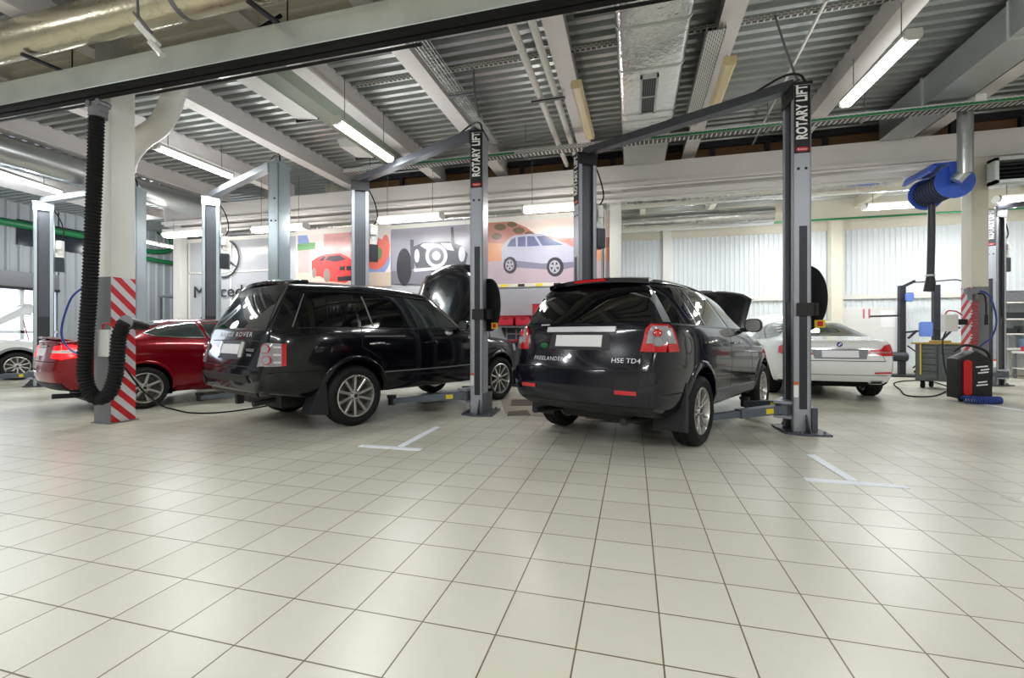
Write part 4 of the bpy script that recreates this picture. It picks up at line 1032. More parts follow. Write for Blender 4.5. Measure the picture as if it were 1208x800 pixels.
# ================================================================ RED COUPE
def car_mc():
    h = 20
    t = thing('car', 'red coupe with lit tail lamp behind the striped column', 'car', (-8.12, 5.58, 0), R(90-h), 'cars in the workshop')
    sp = dict(
        st=[-1.0, -0.94, -0.84, -0.66, -0.42, -0.05, 0.35, 0.8, 1.2, 1.55, 1.95, 2.3, 2.5, 2.8, 3.1, 3.35, 3.5, 3.6],
        zb=[(-1.0, 0.34), (-0.5, 0.2), (3.1, 0.2), (3.6, 0.26)], ws=[(-1.0, 0.62), (-0.75, 0.78), (0, 0.84), (2.8, 0.84), (3.3, 0.74), (3.6, 0.5)],
        zs=[(-1.0, 0.4), (-0.5, 0.27), (3.1, 0.27), (3.6, 0.32)], wm=[(-1.0, 0.66), (-0.75, 0.83), (-0.3, 0.885), (2.8, 0.88), (3.3, 0.78), (3.6, 0.52)],
        zm=[(-1.0, 0.62), (0, 0.62), (3.6, 0.52)], wh=[(-1.0, 0.66), (-0.75, 0.80), (-0.3, 0.86), (2.8, 0.855), (3.3, 0.74), (3.6, 0.5)],
        zh=[(-1.0, 0.94), (0, 0.96), (2.2, 0.90), (3.6, 0.66)], wb=[(-1.0, 0.62), (-0.7, 0.72), (-0.3, 0.79), (0.3, 0.81), (2.2, 0.80), (2.8, 0.78), (3.6, 0.45)],
        zt=[(-1.0, 1.04), (-0.4, 1.08), (0.2, 1.06), (2.2, 0.96), (2.8, 0.88), (3.6, 0.68)],
        wr=[(-1.0, 0.52), (-0.42, 0.62), (0.0, 0.585), (0.8, 0.59), (1.5, 0.57), (2.3, 0.70), (3.6, 0.36)],
        zr=[(-1.0, 1.075), (-0.66, 1.10), (-0.42, 1.13), (-0.05, 1.28), (0.35, 1.40), (0.8, 1.45), (1.2, 1.455), (1.55, 1.41), (2.3, 1.02), (2.5, 0.96), (3.1, 0.86), (3.6, 0.70)],
        dr=[(-1.0, 0.02), (-0.42, 0.03), (0.0, 0.06), (1.5, 0.07), (2.3, 0.04), (3.6, 0.02)],
        rear=[(0.25, -0.80), (0.45, -0.98), (0.66, -1.02), (0.80, -0.94), (1.0, -0.90), (1.08, -0.95), (1.3, -0.9)],
        front=[(0.2, 3.4), (0.4, 3.6), (0.7, 3.52), (1, 3.4)], xa=0.2, xb=2.9, rb=0.10, fb=0.12, crease=0.25, crease_top=0.6,
        rail_crease={5: 0.2}, arches=[((0.0, 0.34), 0.375), ((2.76, 0.34), 0.375)])
    m = M['paint_red']; B = Body(sp, t, m)
    qw = [(0.03, 1.175), (0.16, 1.13), (0.50, 1.105), (0.86, 1.10), (0.77, 1.375), (0.55, 1.355), (0.28, 1.295)]
    for a in ('R', 'L'):
        wn = B.panel('quarter_window', a, qw, M['glass_clear'])
        B.strip('window_trim', a, qw+qw[:1], 0.014, M['chrome'], off=0.008)
        fw = [(0.92, 1.10), (1.95, 1.03), (1.90, 1.07), (1.45, 1.34), (1.25, 1.385), (0.84, 1.38)]
        B.panel('door_window', a, fw, M['glass_clear']); B.strip('window_trim', a, fw+fw[:1], 0.012, M['chrome'], off=0.008)
        B.panel('sill_trim', a, [(0.42, 0.24), (2.34, 0.24), (2.34, 0.31), (0.42, 0.31)], m, off=0.016, depth=0.03)
    common_sides(B, [[(0.9, 1.08), (0.80, 0.85), (0.84, 0.32)], [(2.1, 0.95), (2.16, 0.6), (2.2, 0.3)]], M['seam'])
    B.panel('rear_window', 'T', [(-0.36, -0.54), (0.30, -0.50), (0.30, 0.50), (-0.36, 0.54)], M['glass'])
    B.panel('windscreen', 'T', [(1.56, -0.52), (2.22, -0.64), (2.22, 0.64), (1.56, 0.52)], M['glass'])
    for sd in (-1, 1):
        for ax in (0.0, 2.76): wheel(t, ax, sd, 0.325, 0.232, 0.22, 0.775, (7, 'wide'))
        for ax in ((0.0, 0.34), (2.76, 0.34)): arch_lip(B, ax, 0.375, sd, m, 0.035, 0.01)
        mirror(t, 1.85, 0.80, 1.06, sd, m, 0.19, 0.12); handle(B, 0.98, 0.90, sd, m, 0.2)
        lp = B.panel('tail_lamp', 'B', [(sd*0.52, 0.82), (sd*0.70, 0.80), (sd*0.74, 0.94), (sd*0.70, 1.0), (sd*0.54, 0.98)], M['lamp_red_lit'], off=0.02, depth=0.04)
        ax = 'R' if sd < 0 else 'L'
        B.panel('lamp_wrap', ax, [(-0.90, 0.80), (-0.68, 0.84), (-0.62, 0.98), (-0.88, 1.0)], M['lamp_red_lit'], off=0.02, depth=0.04, parent=lp)
        B.panel('reversing_lens', 'B', [(sd*0.53, 0.885), (sd*0.73, 0.88), (sd*0.73, 0.92), (sd*0.53, 0.92)], M['lamp_white'], off=0.028, depth=0.02, parent=lp)
        B.panel('reversing_lens', ax, [(-0.90, 0.88), (-0.68, 0.89), (-0.67, 0.93), (-0.90, 0.925)], M['lamp_white'], off=0.028, depth=0.02, parent=lp)
        B.panel('headlamp', 'F', [(sd*0.4, 0.5), (sd*0.62, 0.52), (sd*0.62, 0.64), (sd*0.4, 0.6)], M['lamp_clear'], off=0.01)
    B.panel('number_plate', 'B', [(-0.26, 0.84), (0.26, 0.84), (0.26, 0.95), (-0.26, 0.95)], M['plate'], off=0.012)
    B.strip('boot_handle', 'B', [(-0.3, 0.985), (0.3, 0.985)], 0.018, M['chrome'], off=0.012)
    B.panel('lower_valance', 'B', [(-0.62, 0.36), (0.62, 0.36), (0.66, 0.46), (-0.66, 0.46)], M['clad_black'], off=0.012, depth=0.04)
    B.strip('panel_gap', 'B', [(-0.72, 0.76), (0.72, 0.76)], 0.012, M['seam'], off=0.002)
    spoiler(t, -0.76, 1.095, -1.0, 1.125, 0.50, 0.56, 0.02, m, 'boot_spoiler')
    b = MB(); b.box((-0.6, -0.5, 0.16), (0.2, 0.5, 0.3)); b.tube([(-0.5, -0.4, 0.24), (-0.95, -0.4, 0.26)], 0.035, 12); b.build('underbody', M['clad_black'], t)
    return t
car_mc()

# ================================================================ WHITE SALOON
def car_bm():
    h = 3
    t = thing('car', 'white saloon seen from behind, right of the nearest lift post', 'car', (3.5, 10.05, 0), R(90-h), 'cars in the workshop')
    sp = dict(
        st=[-1.10, -1.04, -0.94, -0.76, -0.5, -0.1, 0.4, 0.9, 1.4, 1.8, 2.2, 2.6, 2.8, 3.1, 3.4, 3.65, 3.85, 3.95],
        zb=[(-1.1, 0.25), (-0.5, 0.2), (3.4, 0.2), (3.95, 0.26)], ws=[(-1.1, 0.72), (-0.85, 0.85), (0, 0.90), (3.1, 0.90), (3.6, 0.80), (3.95, 0.55)],
        zs=[(-1.1, 0.30), (-0.5, 0.26), (3.4, 0.28), (3.95, 0.34)], wm=[(-1.1, 0.76), (-0.85, 0.89), (-0.4, 0.945), (3.1, 0.94), (3.6, 0.84), (3.95, 0.58)],
        zm=[(-1.1, 0.62), (0, 0.64), (3.95, 0.56)], wh=[(-1.1, 0.75), (-0.85, 0.87), (-0.4, 0.92), (3.1, 0.91), (3.6, 0.8), (3.95, 0.55)],
        zh=[(-1.1, 0.94), (0, 0.97), (2.5, 0.92), (3.95, 0.72)], wb=[(-1.1, 0.70), (-0.8, 0.80), (-0.4, 0.85), (2.5, 0.86), (3.1, 0.84), (3.95, 0.5)],
        zt=[(-1.1, 1.03), (-0.5, 1.07), (0.2, 1.06), (2.5, 0.99), (3.1, 0.93), (3.95, 0.74)],
        wr=[(-1.1, 0.58), (-0.5, 0.66), (0.0, 0.60), (0.8, 0.625), (1.6, 0.62), (2.6, 0.76), (3.95, 0.4)],
        zr=[(-1.1, 1.065), (-0.76, 1.10), (-0.5, 1.125), (-0.1, 1.26), (0.4, 1.41), (0.9, 1.475), (1.4, 1.48), (1.8, 1.43), (2.6, 1.04), (2.8, 0.99), (3.4, 0.90), (3.95, 0.75)],
        dr=[(-1.1, 0.02), (-0.5, 0.03), (0.0, 0.06), (1.6, 0.07), (2.6, 0.04), (3.95, 0.02)],
        rear=[(0.25, -0.95), (0.40, -1.08), (0.66, -1.12), (0.74, -1.06), (1.0, -1.0), (1.06, -1.06), (1.2, -1.0)],
        front=[(0.2, 3.8), (0.4, 3.95), (0.7, 3.9), (1, 3.8)], xa=0.2, xb=3.2, rb=0.08, fb=0.12, crease=0.3, crease_top=0.6,
        rail_crease={5: 0.2}, arches=[((0.0, 0.345), 0.39), ((3.07, 0.345), 0.39)])
    m = M['paint_white']; B = Body(sp, t, m)
    for a in ('R', 'L'):
        B.panel('rear_door_window', a, [(-0.22, 1.12), (0.05, 1.085), (0.98, 1.065), (0.92, 1.40), (0.5, 1.375), (0.12, 1.27)], M['glass_clear'])
        B.panel('front_door_window', a, [(1.04, 1.065), (2.15, 1.03), (2.1, 1.07), (1.62, 1.36), (1.4, 1.40), (0.99, 1.405)], M['glass_clear'])
        B.strip('window_trim', a, [(-0.28, 1.12), (0.05, 1.07), (2.2, 1.015)], 0.014, M['chrome'], off=0.006)
    B.panel('rear_window', 'B', [(-0.66, 1.125), (0.66, 1.125), (0.62, 1.17), (0.47, 1.39), (0, 1.405), (-0.47, 1.39), (-0.62, 1.17)], M['glass_clear'])
    B.panel('windscreen', 'T', [(1.82, -0.55), (2.5, -0.68), (2.5, 0.68), (1.82, 0.55)], M['glass_clear'])
    common_sides(B, [[(1.02, 1.05), (1.03, 0.6), (0.98, 0.3)], [(2.3, 1.0), (2.36, 0.6), (2.4, 0.3)], [(0.05, 1.06), (0.1, 0.85), (0.36, 0.6), (0.42, 0.3)]], M['seam'])
    for sd in (-1, 1):
        for ax in (0.0, 3.07): wheel(t, ax, sd, 0.335, 0.235, 0.245, 0.815, (10, 'single'))
        for ax in ((0.0, 0.345), (3.07, 0.345)): arch_lip(B, ax, 0.39, sd, m, 0.035, 0.008)
        mirror(t, 2.05, 0.86, 1.09, sd, m, 0.2, 0.13)
        for q in (0.25, 1.3): handle(B, q, 0.92, sd, M['chrome'], 0.2)
        ax = 'R' if sd < 0 else 'L'
        lp = B.panel('tail_lamp', 'B', [(sd*0.40, 0.80), (sd*0.66, 0.79), (sd*0.75, 0.79), (sd*0.78, 0.88), (sd*0.75, 0.99), (sd*0.66, 0.97), (sd*0.60, 0.90), (sd*0.44, 0.89)], M['lamp_red'], off=0.014, depth=0.03)
        B.panel('lamp_wrap', ax, [(-0.98, 0.79), (-0.80, 0.82), (-0.76, 0.94), (-0.96, 0.99)], M['lamp_red'], off=0.014, depth=0.03, parent=lp)
        B.strip('lamp_bar', 'B', [(sd*0.43, 0.845), (sd*0.74, 0.845)], 0.014, M['lamp_clear'], off=0.018, parent=lp)
        B.panel('reflector', 'B', [(sd*0.50, 0.49), (sd*0.74, 0.50), (sd*0.74, 0.525), (sd*0.50, 0.515)], M['lamp_red'], off=0.014)
        ex = B.panel('exhaust_tip', 'B', [(sd*0.44, 0.315), (sd*0.62, 0.315), (sd*0.64, 0.375), (sd*0.46, 0.375)], M['chrome'], off=0.02, depth=0.05)
        B.panel('exhaust_bore', 'B', [(sd*0.455, 0.325), (sd*0.61, 0.325), (sd*0.625, 0.365), (sd*0.475, 0.365)], M['black'], off=0.024, depth=0.02, parent=ex)
        B.panel('headlamp', 'F', [(sd*0.42, 0.56), (sd*0.66, 0.58), (sd*0.66, 0.7), (sd*0.42, 0.68)], M['lamp_clear'], off=0.01)
    B.panel('plate_recess', 'B', [(-0.38, 0.735), (0.38, 0.735), (0.42, 0.90), (-0.42, 0.90)], M['steel_grey'], off=0.003)
    B.panel('number_plate', 'B', [(-0.27, 0.76), (0.27, 0.76), (0.27, 0.875), (-0.27, 0.875)], M['plate'], off=0.012)
    B.strip('boot_handle', 'B', [(-0.42, 0.905), (0.42, 0.905)], 0.022, M['chrome'], off=0.012)
    # round emblem with blue and white quarters
    c = B.hit('B', 0, 0.985, 0.004); mt = Matrix.Translation(c) @ Matrix.Rotation(PI, 4, 'Z')
    b = MB(); b.lathe([(0.042, -0.01), (0.042, 0.006), (0.028, 0.008), (0, 0.008)], 28, 0, mt, 'X'); em = b.build('badge', M['black'], t, smooth=30)
    for k in range(4):
        b = MB(); pg = [(0, 0)] + [(0.027*math.cos(R(90*k+a)), 0.027*math.sin(R(90*k+a))) for a in range(0, 91, 15)]
        b.prism(pg, lambda u, v, q: mt @ Vector((q, u, v)), 0.0085, 0.010); b.build('badge_quarter', M['blue' if k % 2 else 'sticker_white'], em)
    B.strip('panel_gap', 'B', [(-0.66, 0.70), (0.66, 0.70)], 0.012, M['seam'], off=0.002); B.strip('panel_gap', 'B', [(-0.74, 0.46), (0.74, 0.46)], 0.008, M['seam'], off=0.002)
    for s_ in (-1, 1): B.strip('panel_gap', 'B', [(s_*0.66, 0.70), (s_*0.62, 0.80)], 0.008, M['seam'], off=0.002)
    b = MB(); b.box((-0.45, -0.5, 0.2), (0.3, 0.5, 0.3)); b.build('underbody', M['clad_black'], t)
    for s_ in (-1, 1):
        b = MB(); b.prism(rrect(-0.13, 1.13, 0.13, 1.30, 0.05), lambda u, v, q: (q, u+s_*0.36, v), 0.45, 0.52); b.build('head_restraint', M['seat'], t)
    bonnet(t, 2.75, 1.0, 1.1, 0.80, 0.72, 42, m, crown=0.05)
    return t
car_bm()

# ================================================================ WHITE CAR FAR LEFT
def car_wl():
    h = 25
    t = thing('car', 'white car with raised bonnet at the left edge, beyond the empty lift', 'car', (-17.02, 5.8, 0), R(90-h), 'cars in the workshop')
    sp = dict(
        st=[-0.95, -0.90, -0.80, -0.62, -0.35, 0.1, 0.5, 0.95, 1.22, 1.42, 1.75, 1.98, 2.15, 2.5, 2.85, 3.15, 3.40, 3.53],
        zb=[(-0.95, 0.42), (-0.5, 0.28), (3.0, 0.28), (3.53, 0.34)], ws=[(-0.95, 0.70), (-0.75, 0.82), (0, 0.86), (2.7, 0.86), (3.2, 0.80), (3.53, 0.62)],
        zs=[(-0.95, 0.46), (-0.5, 0.34), (3.0, 0.34), (3.53, 0.42)], wm=[(-0.95, 0.74), (-0.78, 0.85), (-0.4, 0.90), (2.7, 0.90), (3.2, 0.84), (3.53, 0.64)],
        zm=[(-0.95, 0.70), (0, 0.70), (3.53, 0.62)], wh=[(-0.95, 0.75), (-0.75, 0.85), (-0.35, 0.88), (2.7, 0.88), (3.2, 0.82), (3.53, 0.62)],
        zh=[(-0.95, 1.02), (0, 1.04), (2.0, 0.98), (3.53, 0.84)], wb=[(-0.95, 0.72), (-0.7, 0.81), (-0.3, 0.845), (1.9, 0.845), (2.8, 0.81), (3.53, 0.58)],
        zt=[(-0.95, 1.12), (0, 1.13), (1.95, 1.08), (2.5, 1.02), (3.53, 0.87)],
        wr=[(-0.95, 0.56), (-0.6, 0.60), (0.6, 0.62), (1.25, 0.61), (1.98, 0.74), (3.53, 0.48)],
        zr=[(-0.95, 1.60), (-0.4, 1.65), (0.3, 1.67), (0.9, 1.64), (1.35, 1.55), (1.98, 1.14), (2.15, 1.08), (2.8, 1.03), (3.53, 0.89)],
        dr=[(-0.95, 0.075), (1.2, 0.08), (1.98, 0.05), (3.53, 0.03)],
        rear=[(0.30, -0.80), (0.45, -0.93), (0.68, -0.95), (1.1, -0.84), (1.65, -0.5), (1.8, -0.45)],
        front=[(0.3, 3.4), (0.5, 3.53), (0.85, 3.48), (1.2, 3.4)], xa=0.3, xb=2.8, rb=0.10, fb=0.10, crease=0.3, crease_top=0.7,
        rail_crease={5: 0.3, 7: 0.2}, arches=[((0.0, 0.37), 0.41), ((2.64, 0.37), 0.41)])
    m = M['paint_white']; B = Body(sp, t, m)
    B.both('rear_door_window', [(-0.02, 1.15), (0.92, 1.14), (0.62, 1.54), (-0.10, 1.53)], M['tint'])
    B.both('front_door_window', [(1.02, 1.14), (1.74, 1.12), (1.25, 1.46), (1.1, 1.51), (0.72, 1.54)], M['glass_clear'])
    B.panel('rear_window', 'B', rrect(-0.56, 1.2, 0.56, 1.56, 0.05), M['tint'])
    B.panel('windscreen', 'F', [(-0.68, 1.15), (0.68, 1.15), (0.54, 1.52), (-0.54, 1.52)], M['glass_clear'])
    common_sides(B, [[(0.98, 1.12), (1.02, 0.7), (1.0, 0.36)], [(1.86, 1.08), (1.95, 0.75), (2.08, 0.38)]], M['seam'])
    for sd in (-1, 1):
        for ax in (0.0, 2.64): wheel(t, ax, sd, 0.35, 0.235, 0.225, 0.79, (10, 'single'))
        for ax in ((0.0, 0.37), (2.64, 0.37)): arch_lip(B, ax, 0.41, sd, M['steel_grey'], 0.06, 0.014)
        mirror(t, 1.62, 0.84, 1.17, sd, m)
        B.panel('headlamp', 'F', [(sd*0.40, 0.70), (sd*0.62, 0.72), (sd*0.62, 0.86), (sd*0.40, 0.84)], M['lamp_clear'], off=0.01)
    b = MB(); b.box((0.3, -0.6, 0.2), (2.3, 0.6, 0.32)); b.build('underbody', M['clad_black'], t)
    bonnet(t, 1.95, 1.2, 1.25, 0.78, 0.74, 34, m, crown=0.2)
    b = MB(); b.cyl((2.85, -0.6, 1.0), (2.75, -0.6, 1.52), 0.01, 8); b.build('bonnet_strut', M['red_plastic'], t)
    return t
car_wl()
# ================================================================ OVERHEAD SERVICES
def slot_mat(rot=(PI/2, 0, 0)):
    m = mat('perforated_steel', (214, 214, 210), 0.45, metal=0.2); nt = m.node_tree; p = nt.nodes['Principled BSDF']; L = nt.links.new
    tc = node(nt, 'ShaderNodeTexCoord'); br = node(nt, 'ShaderNodeTexBrick'); mp = node(nt, 'ShaderNodeMapping'); mp.inputs['Rotation'].default_value = rot
    L(tc.outputs['Object'], mp.inputs['Vector']); L(mp.outputs[0], br.inputs['Vector'])
    br.offset = 0.5; br.inputs['Scale'].default_value = 1.0; br.inputs['Brick Width'].default_value = 0.075; br.inputs['Row Height'].default_value = 0.028; br.inputs['Mortar Size'].default_value = 0.010
    br.inputs['Color1'].default_value = (*lin((60, 60, 60)), 1); br.inputs['Color2'].default_value = (*lin((90, 90, 88)), 1); br.inputs['Mortar'].default_value = (*lin((220, 220, 216)), 1)
    L(br.outputs['Color'], p.inputs['Base Color']); return m
M['perf'] = slot_mat(); M['perf_y'] = slot_mat((0, 0, PI/2))
# exhaust extraction rail
t = thing('exhaust_rail', 'long galvanised exhaust extraction rail across the top of the view', 'extraction rail', (-6, 4.08, 4.3))
b = MB(); b.box((-9, -0.09, -0.13), (10.5, 0.09, 0.17)); b.build('rail_box', M['galv_dull'], t, bevel=0.008)
b = MB(); b.box((-9, -0.085, -0.175), (10.5, -0.012, -0.13)); b.box((-9, 0.012, -0.175), (10.5, 0.085, -0.13)); b.build('rubber_slot', M['rubber'], t)
for xx in (-0.95, 2.35, 6.0):
    b = MB(); b.bar((xx, 0.05, 0.185), (xx-0.06, -0.42, 0.185), 0.05, 0.03); st = b.build('support_strut', M['dark_metal'], t)
    b = MB(); b.cyl((xx, 0.05, 0.2), (xx, 0.05, 0.9), 0.008, 6); b.build('threaded_rod', M['black'], st)
b = MB(); b.prism([(-0.22, 0.17), (0.3, 0.17), (0.0, 0.42)], lambda u, v, q: (4.0+u, q, v), -0.09, 0.09); b.build('joint_plate', M['galv_dull'], t)
# hanging hose
def ripple(path, r, amp, pitch, n, mi=0):
    P = bez(path, 14); acc = [0.0]
    for a, b_ in zip(P, P[1:]): acc.append(acc[-1]+(b_-a).length)
    L = acc[-1]; N = int(L/pitch)*2; out = []; rad = []; j = 0
    for i in range(N+1):
        s_ = L*i/N
        while j < len(acc)-2 and acc[j+1] < s_: j += 1
        f = (s_-acc[j])/max(1e-9, acc[j+1]-acc[j]); out.append(P[j].lerp(P[j+1], f)); rad.append(r+(amp if i % 2 else -amp))
    return out, rad
TH = 5.55
t = thing('hanging_exhaust_hose', 'black ribbed exhaust hose looping down beside the striped column', 'hose', at_f(113, 130, TH))
o0 = t.location.copy()
pth = [at_f(x, y, TH)-o0 for x, y in ((114, 136), (112, 200), (109, 270), (106, 340), (101, 410), (101, 448), (112, 469), (127, 466), (136, 444), (139, 415), (141, 395), (148, 380))]
P, rad = ripple(pth, 0.076, 0.008, 0.042, 14)
b = MB(); b.tube(P, 0.08, 14, 0, rad); b.build('ribbed_hose', M['rubber'], t, smooth=60)
b = MB(); c = at_f(116, 124, TH)-o0; b.box((c.x-0.1, c.y-0.05, c.z-0.1), (c.x+0.1, c.y+0.05, c.z+0.02)); b.cyl(c-Vector((0, 0, 0.16)), c-Vector((0, 0, 0.05)), 0.092, 18)
for q in (-0.08, 0.08): b.cyl((c.x+q, c.y-0.07, c.z+0.0), (c.x+q, c.y+0.07, c.z+0.0), 0.04, 12)
b.build('trolley', M['steel_grey'], t)
e0, e1 = pth[-1], at_f(172, 385, TH+0.35)-o0; d = (e1-e0)
b = MB(); b.tube([e0, e0+d*0.3, e0+d*0.7, e1], 0.08, 16, 0, [0.075, 0.07, 0.065, 0.05]); b.build('nozzle', M['black'], t, smooth=50)
b = MB(); b.tube([e0-d*0.01, e0+d*0.05], 0.086, 16); b.build('hose_clamp', M['steel_grey'], t)
# insulated round duct upper left
t = thing('insulated_duct', 'large round foil-wrapped duct at the upper left', 'duct', (-5.5, 3.73, 4.725))
b = MB(); b.cyl((-8, 0, 0), (8, 0, 0), 0.2, 36); b.build('duct_skin', M['foil_warm'], t, smooth=40)
for xx in (-3.0, 0.9, 4.5):
    b = MB(); b.lathe([(0.2, -0.03), (0.204, -0.03), (0.204, 0.03), (0.2, 0.03)], 36, 0, Matrix.Translation((xx, 0, 0)), 'X', closed=True); b.box((xx-0.02, -0.01, 0.21), (xx+0.02, 0.01, 0.5)); b.build('hanger_band', M['steel_grey'], t)
# small inclined lamp on the duct
t = thing('spot_lamp', 'small white inclined tube lamp below the round foil duct', 'lamp', at_f(163, 28, 4.35)); o0 = t.location.copy()
e1 = at_f(194, 63, 4.35)-o0
b = MB(); b.bar((0, 0, 0), e1*0.72, 0.07, 0.06); b.build('housing', M['white_plastic'], t, bevel=0.008)
b = MB(); b.tube([e1*0.55-Vector((0, 0.02, 0.03)), e1-Vector((0, 0.02, 0.03))], 0.03, 12); b.build('tube', M['lamp_white'], t)
b = MB(); b.bar((-0.03, 0, 0.1), (0.12, 0.02, -0.08), 0.06, 0.02); b.cyl((0, 0, 0.05), (-0.02, 0, 0.45), 0.012, 8); b.build('bracket', M['steel_grey'], t)
# thin air line, cables
tag(MB().tube([Vector((-14, 4.75, 4.5)), Vector((-2.35, 4.75, 4.5))], 0.02, 8).build('hanging_air_pipe', M['black']), 'thin black air pipe below the joists, ending at the wire tray', 'pipe')
tag(MB().tube([Vector((-0.6, 4.75, 4.5)), Vector((4, 4.75, 4.5))], 0.02, 8).build('hanging_air_pipe', M['black']), 'thin black air pipe crossing under the foil-wrapped duct', 'pipe')
tag(MB().tube(bez([at_y(183, 76, 4.2), at_y(235, 62, 4.2), at_y(290, 42, 4.22), at_y(332, 18, 4.25)]), 0.02, 8).build('hanging_cable', M['rubber']), 'black cable rising from the extraction rail to the girder', 'cable')
# white elbow duct
t = tag(MB().tube(bez([at_f(212, 92, 6.7), at_f(205, 112, 6.7), at_f(198, 132, 6.7), at_f(186, 150, 6.7), at_f(166, 164, 6.75), at_f(150, 184, 6.8), at_f(146, 200, 6.85)], 5), 0.145, 22).build('hanging_elbow_duct', M['white_paint'], smooth=50), 'white bent round duct beside the top of the white column', 'duct')
# supply duct with diffusers
t = thing('air_duct', 'grey-green ceiling air duct with two white outlet boxes', 'duct', (-5.0, 6.5, 4.72))
b = MB(); b.box((-0.02, -1.9, 0.0), (0.30, 2.2, 0.24)); b.build('duct_body', mat('duct_green', (134, 142, 130), 0.4, metal=0.4), t)
for yy, ln in ((-0.9, 1.5), (1.25, 0.55)):
    b = MB(); b.prism([(-0.02, 0.18), (-0.02, -0.02), (-0.40, 0.02), (-0.48, 0.18)], lambda u, v, q: (u, q, v), yy-ln/2, yy+ln/2); ob = b.build('outlet_box', M['white_plastic'], t)
    b = MB(); b.box((-0.44, yy+ln/2, -0.02), (0.0, yy+ln/2+0.02, 0.06)); b.build('outlet_slot', M['black'], ob)
# perforated cable tray across, with green pipe
t = thing('cable_tray', 'long white perforated cable tray running across in front of the big beam', 'cable tray', (2, 8.45, 4.66))
b = MB(); b.box((-8, -0.05, -0.04), (11, -0.045, 0.04)); b.box((-8, -0.05, -0.04), (11, 0.12, -0.035)); b.box((-8, 0.115, -0.04), (11, 0.12, 0.04)); b.build('tray_channel', M['perf'], t)
for xx in (-7.4, -4, -2.75, 0.2, 1.6, 4.3, 6, 8.5):
    b = MB(); b.cyl((xx, 0.03, -0.04), (xx, 0.03, 0.55), 0.007, 6); b.bar((xx, -0.07, -0.05), (xx, 0.14, -0.05), 0.04, 0.02); b.build('tray_hanger', M['steel_grey'], t)
for xx in (3.05, 4.85): MB().box((xx-0.07, -0.09, 0.0), (xx+0.07, -0.052, 0.11)).build('junction_box', M['white_plastic'], t)
tag(MB().tube([Vector((0.3, 8.34, 4.63)), Vector((13, 8.34, 4.63))], 0.017, 8).build('hanging_green_pipe', M['green_pipe']), 'thin green pipe along the cable tray', 'pipe')
tag(MB().tube([Vector((-5, 8.34, 4.63)), Vector((-2.2, 8.34, 4.63))], 0.02, 8).build('hanging_green_pipe', M['green_pipe']), 'short green pipe behind the lettered lift post of the large black car', 'pipe')
# wire basket tray along a joist
t = thing('wire_tray', 'wire basket cable tray along the joist, upper middle', 'cable tray', (-2.62, 6.2, 4.86))
b = MB()
for q in (-0.1, -0.05, 0, 0.05, 0.1): b.cyl((q, -1.4, 0), (q, 2.2, 0), 0.005, 5)
for q in (-0.1, 0.1): b.cyl((q, -1.4, 0.06), (q, 2.2, 0.06), 0.005, 5)
yy = -1.4
while yy < 2.2: b.tube([(-0.1, yy, 0.06), (-0.1, yy, 0), (0.1, yy, 0), (0.1, yy, 0.06)], 0.0045, 5); yy += 0.07
b.build('wire_mesh', M['galv'], t)
for yy in (-1.3, 0.3):
    b = MB(); b.box((-0.14, yy-0.02, -0.03), (0.3, yy+0.02, -0.008)); b.build('tray_bracket', M['steel_grey'], t)
b = MB(); b.box((-0.07, 0.9, 0.005), (0.07, 2.2, 0.05)); b.build('cable_bundle', M['white_plastic'], t)
# perforated tray on the right joist + slotted rail under the deck
t = thing('cable_tray', 'perforated cable tray running away beside the unlit lamp, upper right of centre', 'cable tray', (0.98, 6.6, 4.86))
b = MB(); b.box((-0.11, -0.7, -0.03), (0.11, 1.9, -0.025)); b.box((-0.11, -0.7, -0.03), (-0.105, 1.9, 0.05)); b.box((0.105, -0.7, -0.03), (0.11, 1.9, 0.05)); b.build('tray_channel', M['perf_y'], t)
tag(MB().box((-4.3, 6.34, 5.14), (3.6, 6.38, 5.2)).build('slotted_rail', M['perf']), 'slotted steel rail across the underside of the deck', 'mounting rail')
# two white pipes
for k, (xx, lb) in enumerate(((-1.42, 'left of the two white pipes under the deck'), (-1.17, 'right of the two white pipes under the deck'))):
    t = tag(MB().tube([Vector((xx, 4.35, 4.92)), Vector((xx, 10.0, 4.92))], 0.05, 14).build('hanging_white_pipe', M['white_paint'], smooth=40), lb, 'pipe', 'pair of white pipes')
tag(MB().box((-1.56, 7.0, 4.845), (-1.02, 7.05, 4.868)).build('hanging_pipe_clamp', M['black']), 'black cross bar holding the two white pipes', 'pipe clamp')
# foil duct
t = thing('foil_duct', 'rectangular foil-wrapped duct with a vent grille, top centre', 'duct', (0.23, 7.0, 4.93))
b = MB(); b.prism(rrect(-0.43, -0.19, 0.43, 0.2, 0.08, 4), lambda u, v, q: (u, q, v), -2.45, 3.1); b.build('foil_skin', M['foil'], t, smooth=50)
for yy in (-2.2, -1.55, -0.65, 0.6, 0.85):
    b = MB(); q = rrect(-0.436, -0.198, 0.436, 0.206, 0.085, 4)
    n = len(q); vs = [(u, yy+a, v) for a in (-0.02, 0.02) for u, v in q] + [(u*0.96, yy+a, v*0.96) for a in (-0.02, 0.02) for u, v in q]
    fs = [(i, (i+1) % n, n+(i+1) % n, n+i) for i in range(n)] + [(i, 2*n+i, 2*n+(i+1) % n, (i+1) % n) for i in range(n)] + [(n+i, n+(i+1) % n, 3*n+(i+1) % n, 3*n+i) for i in range(n)]
    b.add(vs, fs); b.build('foil_band', M['galv_dull'], t)
b = MB()
for r_ in ((-0.13, -0.48, 0.12, -0.44), (-0.13, 0.56, 0.12, 0.6), (-0.13, -0.48, -0.1, 0.6), (0.09, -0.48, 0.12, 0.6), (-0.13, 0.05, 0.12, 0.08)): b.box((r_[0], r_[1], -0.215), (r_[2], r_[3], -0.19))
vg = b.build('vent_grille', M['galv'], t)
